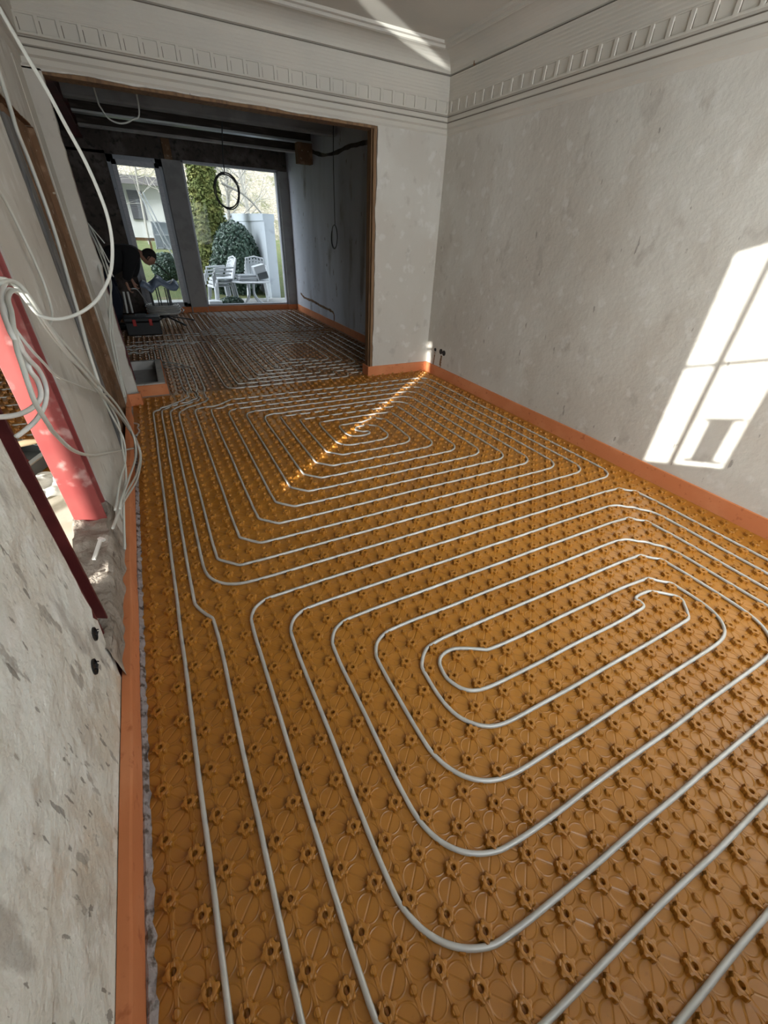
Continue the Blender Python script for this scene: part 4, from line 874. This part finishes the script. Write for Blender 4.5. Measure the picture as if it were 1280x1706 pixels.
# white garden wall at the right
mb = MB(); mb.box(2.52, 2.78, 12.6, 19, -.2, 1.75); mb.prism([(12.6, 1.75), (19, 1.75), (19, 2.0), (12.6, 1.9)], 'x', 2.50, 2.80); o = link('garden_wall', mb, gardenwall_m); tag(o, 'white rendered garden wall at the right edge of the large window view', 'garden wall')
def leafy(mb, pts_fn, n, size):
    V = mb.v; F = mb.f
    for _ in range(n):
        p, nn = pts_fn(); a = Vector((random.gauss(0, 1), random.gauss(0, 1), random.gauss(0, 1))).normalized()
        nn = (nn + a * .7).normalized(); u = nn.orthogonal().normalized(); w_ = nn.cross(u); th = random.random() * 6.28; u2 = u * cos(th) + w_ * sin(th); w2 = nn.cross(u2); s = size * (.7 + .6 * random.random())
        k = len(V); V.extend([tuple(p - u2 * s), tuple(p - w2 * s * .55 + nn * s * .15), tuple(p + u2 * s), tuple(p + w2 * s * .55 + nn * s * .15)]); F.append((k, k + 1, k + 2, k + 3))
def ell(c, r):
    def f_():
        d = Vector((random.gauss(0, 1), random.gauss(0, 1), random.gauss(0, 1))).normalized(); k = .82 + .22 * random.random()
        return Vector((c[0] + d.x * r[0] * k, c[1] + d.y * r[1] * k, c[2] + d.z * r[2] * k)), Vector((d.x / r[0], d.y / r[1], d.z / r[2])).normalized()
    return f_
def core(mb, c, r, k=.86):
    mb.lathe([(max(.001, sin(pi * i / 10)) * 1, -cos(pi * i / 10)) for i in range(11)], 18); n = 11 * 18
    mb.v[-n:] = [(c[0] + v[0] * r[0] * k, c[1] + v[1] * r[1] * k, c[2] + v[2] * r[2] * k) for v in mb.v[-n:]]
t = thing('ivy_hedge', (1.95, 13.6, 0), 'dark green rounded ivy hedge behind the white chairs', 'hedge')
mb = MB(); c, r = (1.88, 13.6, .72), (.64, .55, .98)
core(mb, c, r); leafy(mb, ell(c, r), 9000, .045); leafy(mb, ell((1.55, 13.7, .35), (.5, .5, .7)), 3000, .045); link('foliage', mb, hedge_m, t, recalc=False)
t = thing('conifer', (1.42, 14.6, 0), 'tall narrow yellow-green conifer at the left of the large window', 'tree')
mb = MB(); mb.tube([(1.42, 14.6, -.1), (1.45, 14.6, 4.6)], [.08, .02], 8); link('trunk', mb, bark, t)
mb = MB()
def thj():
    z = random.random() ** 1.0 * 4.6 + .1; R_ = .46 * (1 - (z / 5.4) ** 2.2) * (.8 + .3 * random.random()); a = random.random() * 6.28; return Vector((1.44 + R_ * cos(a), 14.6 + R_ * sin(a), z)), Vector((cos(a), sin(a), .8))
leafy(mb, thj, 13000, .05); mb.tube([(1.44, 14.6, 0), (1.44, 14.6, 2.5), (1.44, 14.6, 4.4)], [.36, .33, .1], 12); link('foliage', mb, thuja_m, t, recalc=False)
# low shrub and dry grass by the left window
t = thing('garden_shrub', (.15, 15, .3), 'dark low shrub below the white garden box', 'shrub'); mb = MB(); c, r = (.05, 14.6, .55), (.42, .4, .36); core(mb, c, r); leafy(mb, ell(c, r), 2200, .04); link('foliage', mb, hedge_m, t, recalc=False)
# bare trees
def bare(x, y, z, h, lean, label, seed, n=26, r0=.07):
    rr = random.Random(seed); t = thing('bare_tree', (x, y, z), label, 'tree', 'bare trees on the slope')
    top = Vector((x + lean, y, z + h)); mb = MB(); P = [Vector((x, y, z - .2)), Vector((x + lean * .3, y, z + h * .4)), top]; mb.tube(catmull(P, 5), [r0 - (r0 * .75) * i / 10 for i in range(11)], 7); link('trunk', mb, bark, t)
    mb = MB()
    for i in range(n):
        s = .15 + .8 * rr.random(); p = Vector((x, y, z)).lerp(top, s); d = Vector((rr.uniform(-1, 1), rr.uniform(-.5, .5), rr.uniform(.1, 1))).normalized(); L = h * rr.uniform(.2, .5) * (1.1 - s * .6)
        q = p + d * L * .5; e1 = q + (d + Vector((rr.uniform(-.5, .5), 0, rr.uniform(-.3, .5)))).normalized() * L * .5
        mb.tube([p, q, e1], [r0 * .30, r0 * .18, r0 * .06], 4)
        for j in range(3): dd = Vector((rr.uniform(-1, 1), rr.uniform(-.4, .4), rr.uniform(-.3, 1))).normalized(); mb.tube([q, q + dd * L * .35], [r0 * .12, r0 * .03], 3)
    link('branches', mb, bark, t)
for i, a in enumerate([(2.3, 17, .6, 5, .6), (3.6, 19, .9, 6, -.8), (2.9, 22, 1.3, 6, .3), (.9, 20, 1.0, 5, -.2), (-.1, 21, 1.1, 5.2, .4), (-1.3, 19, .9, 5, .3), (4.6, 24, 2, 7, -.5), (1.9, 26, 2.5, 7, .2), (-2.3, 30.5, 5, 8, .2), (.5, 30, 5, 7, 0), (3.2, 30, 5, 8, .3), (5.6, 29, 4, 8, -.4)]):
    bare(*a, ['leafless tree just behind the garden wall', 'leafless tree leaning left behind the garden wall', 'slim leafless tree above the ivy hedge', 'leafless tree directly behind the conifer', 'thin leafless tree in front of the shutter of the white house', 'thin leafless tree at the left edge of the left window', 'tall leafless tree at the far right of the slope', 'leafless tree on the slope right of the conifer top', 'leafless tree behind the white house roof', 'high leafless tree left of the conifer top', 'leafless tree high above the ivy hedge', 'farthest right leafless tree high on the slope'][i], 20 + i, 30, .05 if i in (3, 4, 5) else .075)
mb = MB(); mb.tube(catmull([(1.7, 13.3, 2.5), (2.3, 13.3, 2.25), (2.8, 13.3, 1.7), (2.9, 13.3, 1.3)], 6), [.03 - .001 * i for i in range(19)], 6); o = link('bare_branch', mb, bark, smooth='all'); tag(o, 'pale bare branch arching over the ivy hedge', 'branch')
# house across the garden
t = thing('neighbour_house', (-.4, 24, 1), 'white house with a grey flat roof and dark shutter seen through the left window', 'house')
mb = MB(); mb.box(-5.5, 1.4, 24, 29, .8, 2.95); link('house_wall', mb, house_m, t)
mb = MB(); mb.box(-5.9, 1.8, 23.5, 29.4, 2.98, 3.12); mb.box(-5.9, 1.8, 23.45, 23.55, 2.92, 3.2); link('roof', mb, roof_m, t)
mb = MB(); mb.box(-.42, .14, 23.93, 24.0, 1.72, 2.74)
for i in range(14): mb.box(-.40, .12, 23.9, 23.94, 1.76 + i * .07, 1.80 + i * .07)
link('shutter', mb, shutter_m, t)
mb = MB(); mb.box(-.7, -.62, 23.9, 24, 2.0, 2.95); link('downpipe', mb, zinc, t)
mb = MB(); mb.box(-3, .1, 17.0, 17.06, 1.12, 1.2)
for x in (-2.6, -1.4, -.2): mb.box(x, x + .06, 17.0, 17.06, .3, 1.2)
o = link('garden_rail', mb, woodbrown); tag(o, 'low brown wooden rail crossing the lawn in the left window', 'fence rail')
t = thing('garden_glass_box', (.05, 14.2, .9), 'pale blue-white glazed garden box behind the left window', 'garden box')
mb = MB()
for x in (-.13, .05, .26): mb.box(x, x + .025, 14.0, 14.03, 1.02, 1.62)
for z in (1.02, 1.32, 1.60): mb.box(-.13, .285, 14.0, 14.03, z, z + .025)
mb.box(-.13, .285, 14.03, 14.4, 1.0, 1.03); link('frame', mb, white_plastic, t)
mb = MB(); mb.box(-.11, .27, 14.02, 14.38, 1.03, 1.6); link('panel', mb, gardenwall_m, t)
for i in range(2):
    mb = MB(); mb.tube([(-.25 + .08 * i, 13.4, 2.2), (.05 + .09 * i, 13.4, 1.2), (.28 + .05 * i, 13.4, .72 + .06 * i)], .014, 6); o = link('garden_stake', mb, white_plastic); tag(o, ('lower' if i == 0 else 'upper') + ' of two pale slanting stakes in front of the glazed garden box', 'stake')
# white plastic garden furniture
def chair(name, label, loc, rz, group):
    t = thing(name, loc, label, 'garden chair', group); q = Matrix.Translation(loc) @ Matrix.Rotation(rz, 4, 'Z'); T_ = lambda *p: tuple(q @ Vector(p))
    mb = MB(); mb.box(-.22, .22, -.22, .22, .41, .435, q); mb.box(-.20, .20, -.24, -.215, .38, .43, q); link('seat', mb, white_plastic, t, bevel=.01)
    for sx in (-1, 1):
        for sy in (-1, 1):
            mb = MB(); mb.obox(T_(sx * .21, sy * .20, .42), T_(sx * .25, sy * .25, .0), .045, .03); link('leg', mb, white_plastic, t, bevel=.004)
        mb = MB(); mb.tube([T_(sx * .25, -.24, .42), T_(sx * .26, -.24, .64), T_(sx * .26, .0, .655), T_(sx * .25, .22, .66)], .02, 8); link('armrest', mb, white_plastic, t)
    mb = MB()
    for i in range(5): mb.obox(T_(-.17 + i * .085, .22, .46), T_(-.15 + i * .075, .34, .84), .045, .015)
    mb.tube([T_(-.22, .22, .43), T_(-.21, .34, .84), T_(0, .36, .88), T_(.21, .34, .84), T_(.22, .22, .43)], .018, 8); link('backrest', mb, white_plastic, t)
    return t
G = 'stacked white garden chairs'
Z0 = -.04
def dup(root, loc, label):
    r = root.copy(); COL.objects.link(r); r.location = loc; r['label'] = label
    for ch in list(root.children):
        c_ = ch.copy(); COL.objects.link(c_); c_.parent = r
    return r
names = ['lowest', 'middle', 'topmost']
c0_ = chair('garden_chair', names[0] + ' white plastic chair of the left stack on the terrace', (1.0, 11.5, Z0), -1.35, G)
for k in (1, 2): dup(c0_, (1.0 + .035 * k, 11.5, Z0 + .075 * k), names[k] + ' white plastic chair of the left stack on the terrace')
c1_ = chair('garden_chair', 'lowest white plastic chair of the right stack behind the round table', (2.02, 12.1, Z0), 2.9, G)
for k in (1, 2): dup(c1_, (2.02 + .01 * k, 12.1 - .03 * k, Z0 + .075 * k), names[k] + ' white plastic chair of the right stack behind the round table')
t = thing('garden_table', (1.72, 11.35, Z0), 'white plastic garden table loaded with cushions on the terrace', 'garden table')
mb = MB(); mb.lathe([(.44, .50), (.46, .505), (.46, .525), (.44, .53), (.01, .53)], 32, (1.72, 11.35, Z0)); link('table_top', mb, white_plastic, t)
for k in range(4):
    a = k * pi / 2 + .5; mb = MB(); mb.tube(catmull([(1.72 + .10 * cos(a), 11.35 + .10 * sin(a), Z0 + .5), (1.72 + .08 * cos(a), 11.35 + .08 * sin(a), Z0 + .25), (1.72 + .2 * cos(a), 11.35 + .2 * sin(a), Z0 + .08), (1.72 + .34 * cos(a), 11.35 + .34 * sin(a), Z0)], 5), .026, 8); link('leg', mb, white_plastic, t)
for k in range(3):
    mb = MB(); mb.box(1.42, 1.86, 11.2, 11.55, Z0 + .531 + k * .045, Z0 + .572 + k * .045, Matrix.Translation((1.6, 11.35, 0)) @ Matrix.Rotation(.1 * k, 4, 'Z') @ Matrix.Translation((-1.6, -11.35, 0)))
    o = link('seat_cushion', mb, book_m if k != 1 else white_plastic, bevel=.012); tag(o, ['lowest', 'middle', 'topmost'][k] + ' flat grey and white seat cushion piled on the garden table', 'cushion')
t = thing('tipped_crate', (2.05, 11.3, Z0 + .53), 'white box tipped up on the right of the garden table', 'box')
q = Matrix.Translation((1.98, 11.35, Z0 + .72)) @ Matrix.Rotation(-.25, 4, 'Y'); mb = MB(); mb.box(-.14, .14, -.14, .14, -.17, .15, q); link('box_body', mb, white_plastic, t, bevel=.01)
mb = MB(); mb.box(-.10, .14, -.147, -.138, -.15, -.01, q); link('grey_panel', mb, greyplastic, t)
t = thing('low_planter', (.95, 11.2, 0), 'low white planter on the terrace in front of the chair stack', 'planter'); mb = MB(); mb.box(.62, .92, 10.95, 11.2, Z0, .10); link('planter_box', mb, white_plastic, t, bevel=.01)
mb = MB(); leafy(mb, ell((1.15, 11.1, .05), (.3, .14, .12)), 900, .03); o = link('ground_ivy', mb, hedge_m, recalc=False); tag(o, 'dark low plants growing at the terrace edge under the window', 'plants', kind='stuff')
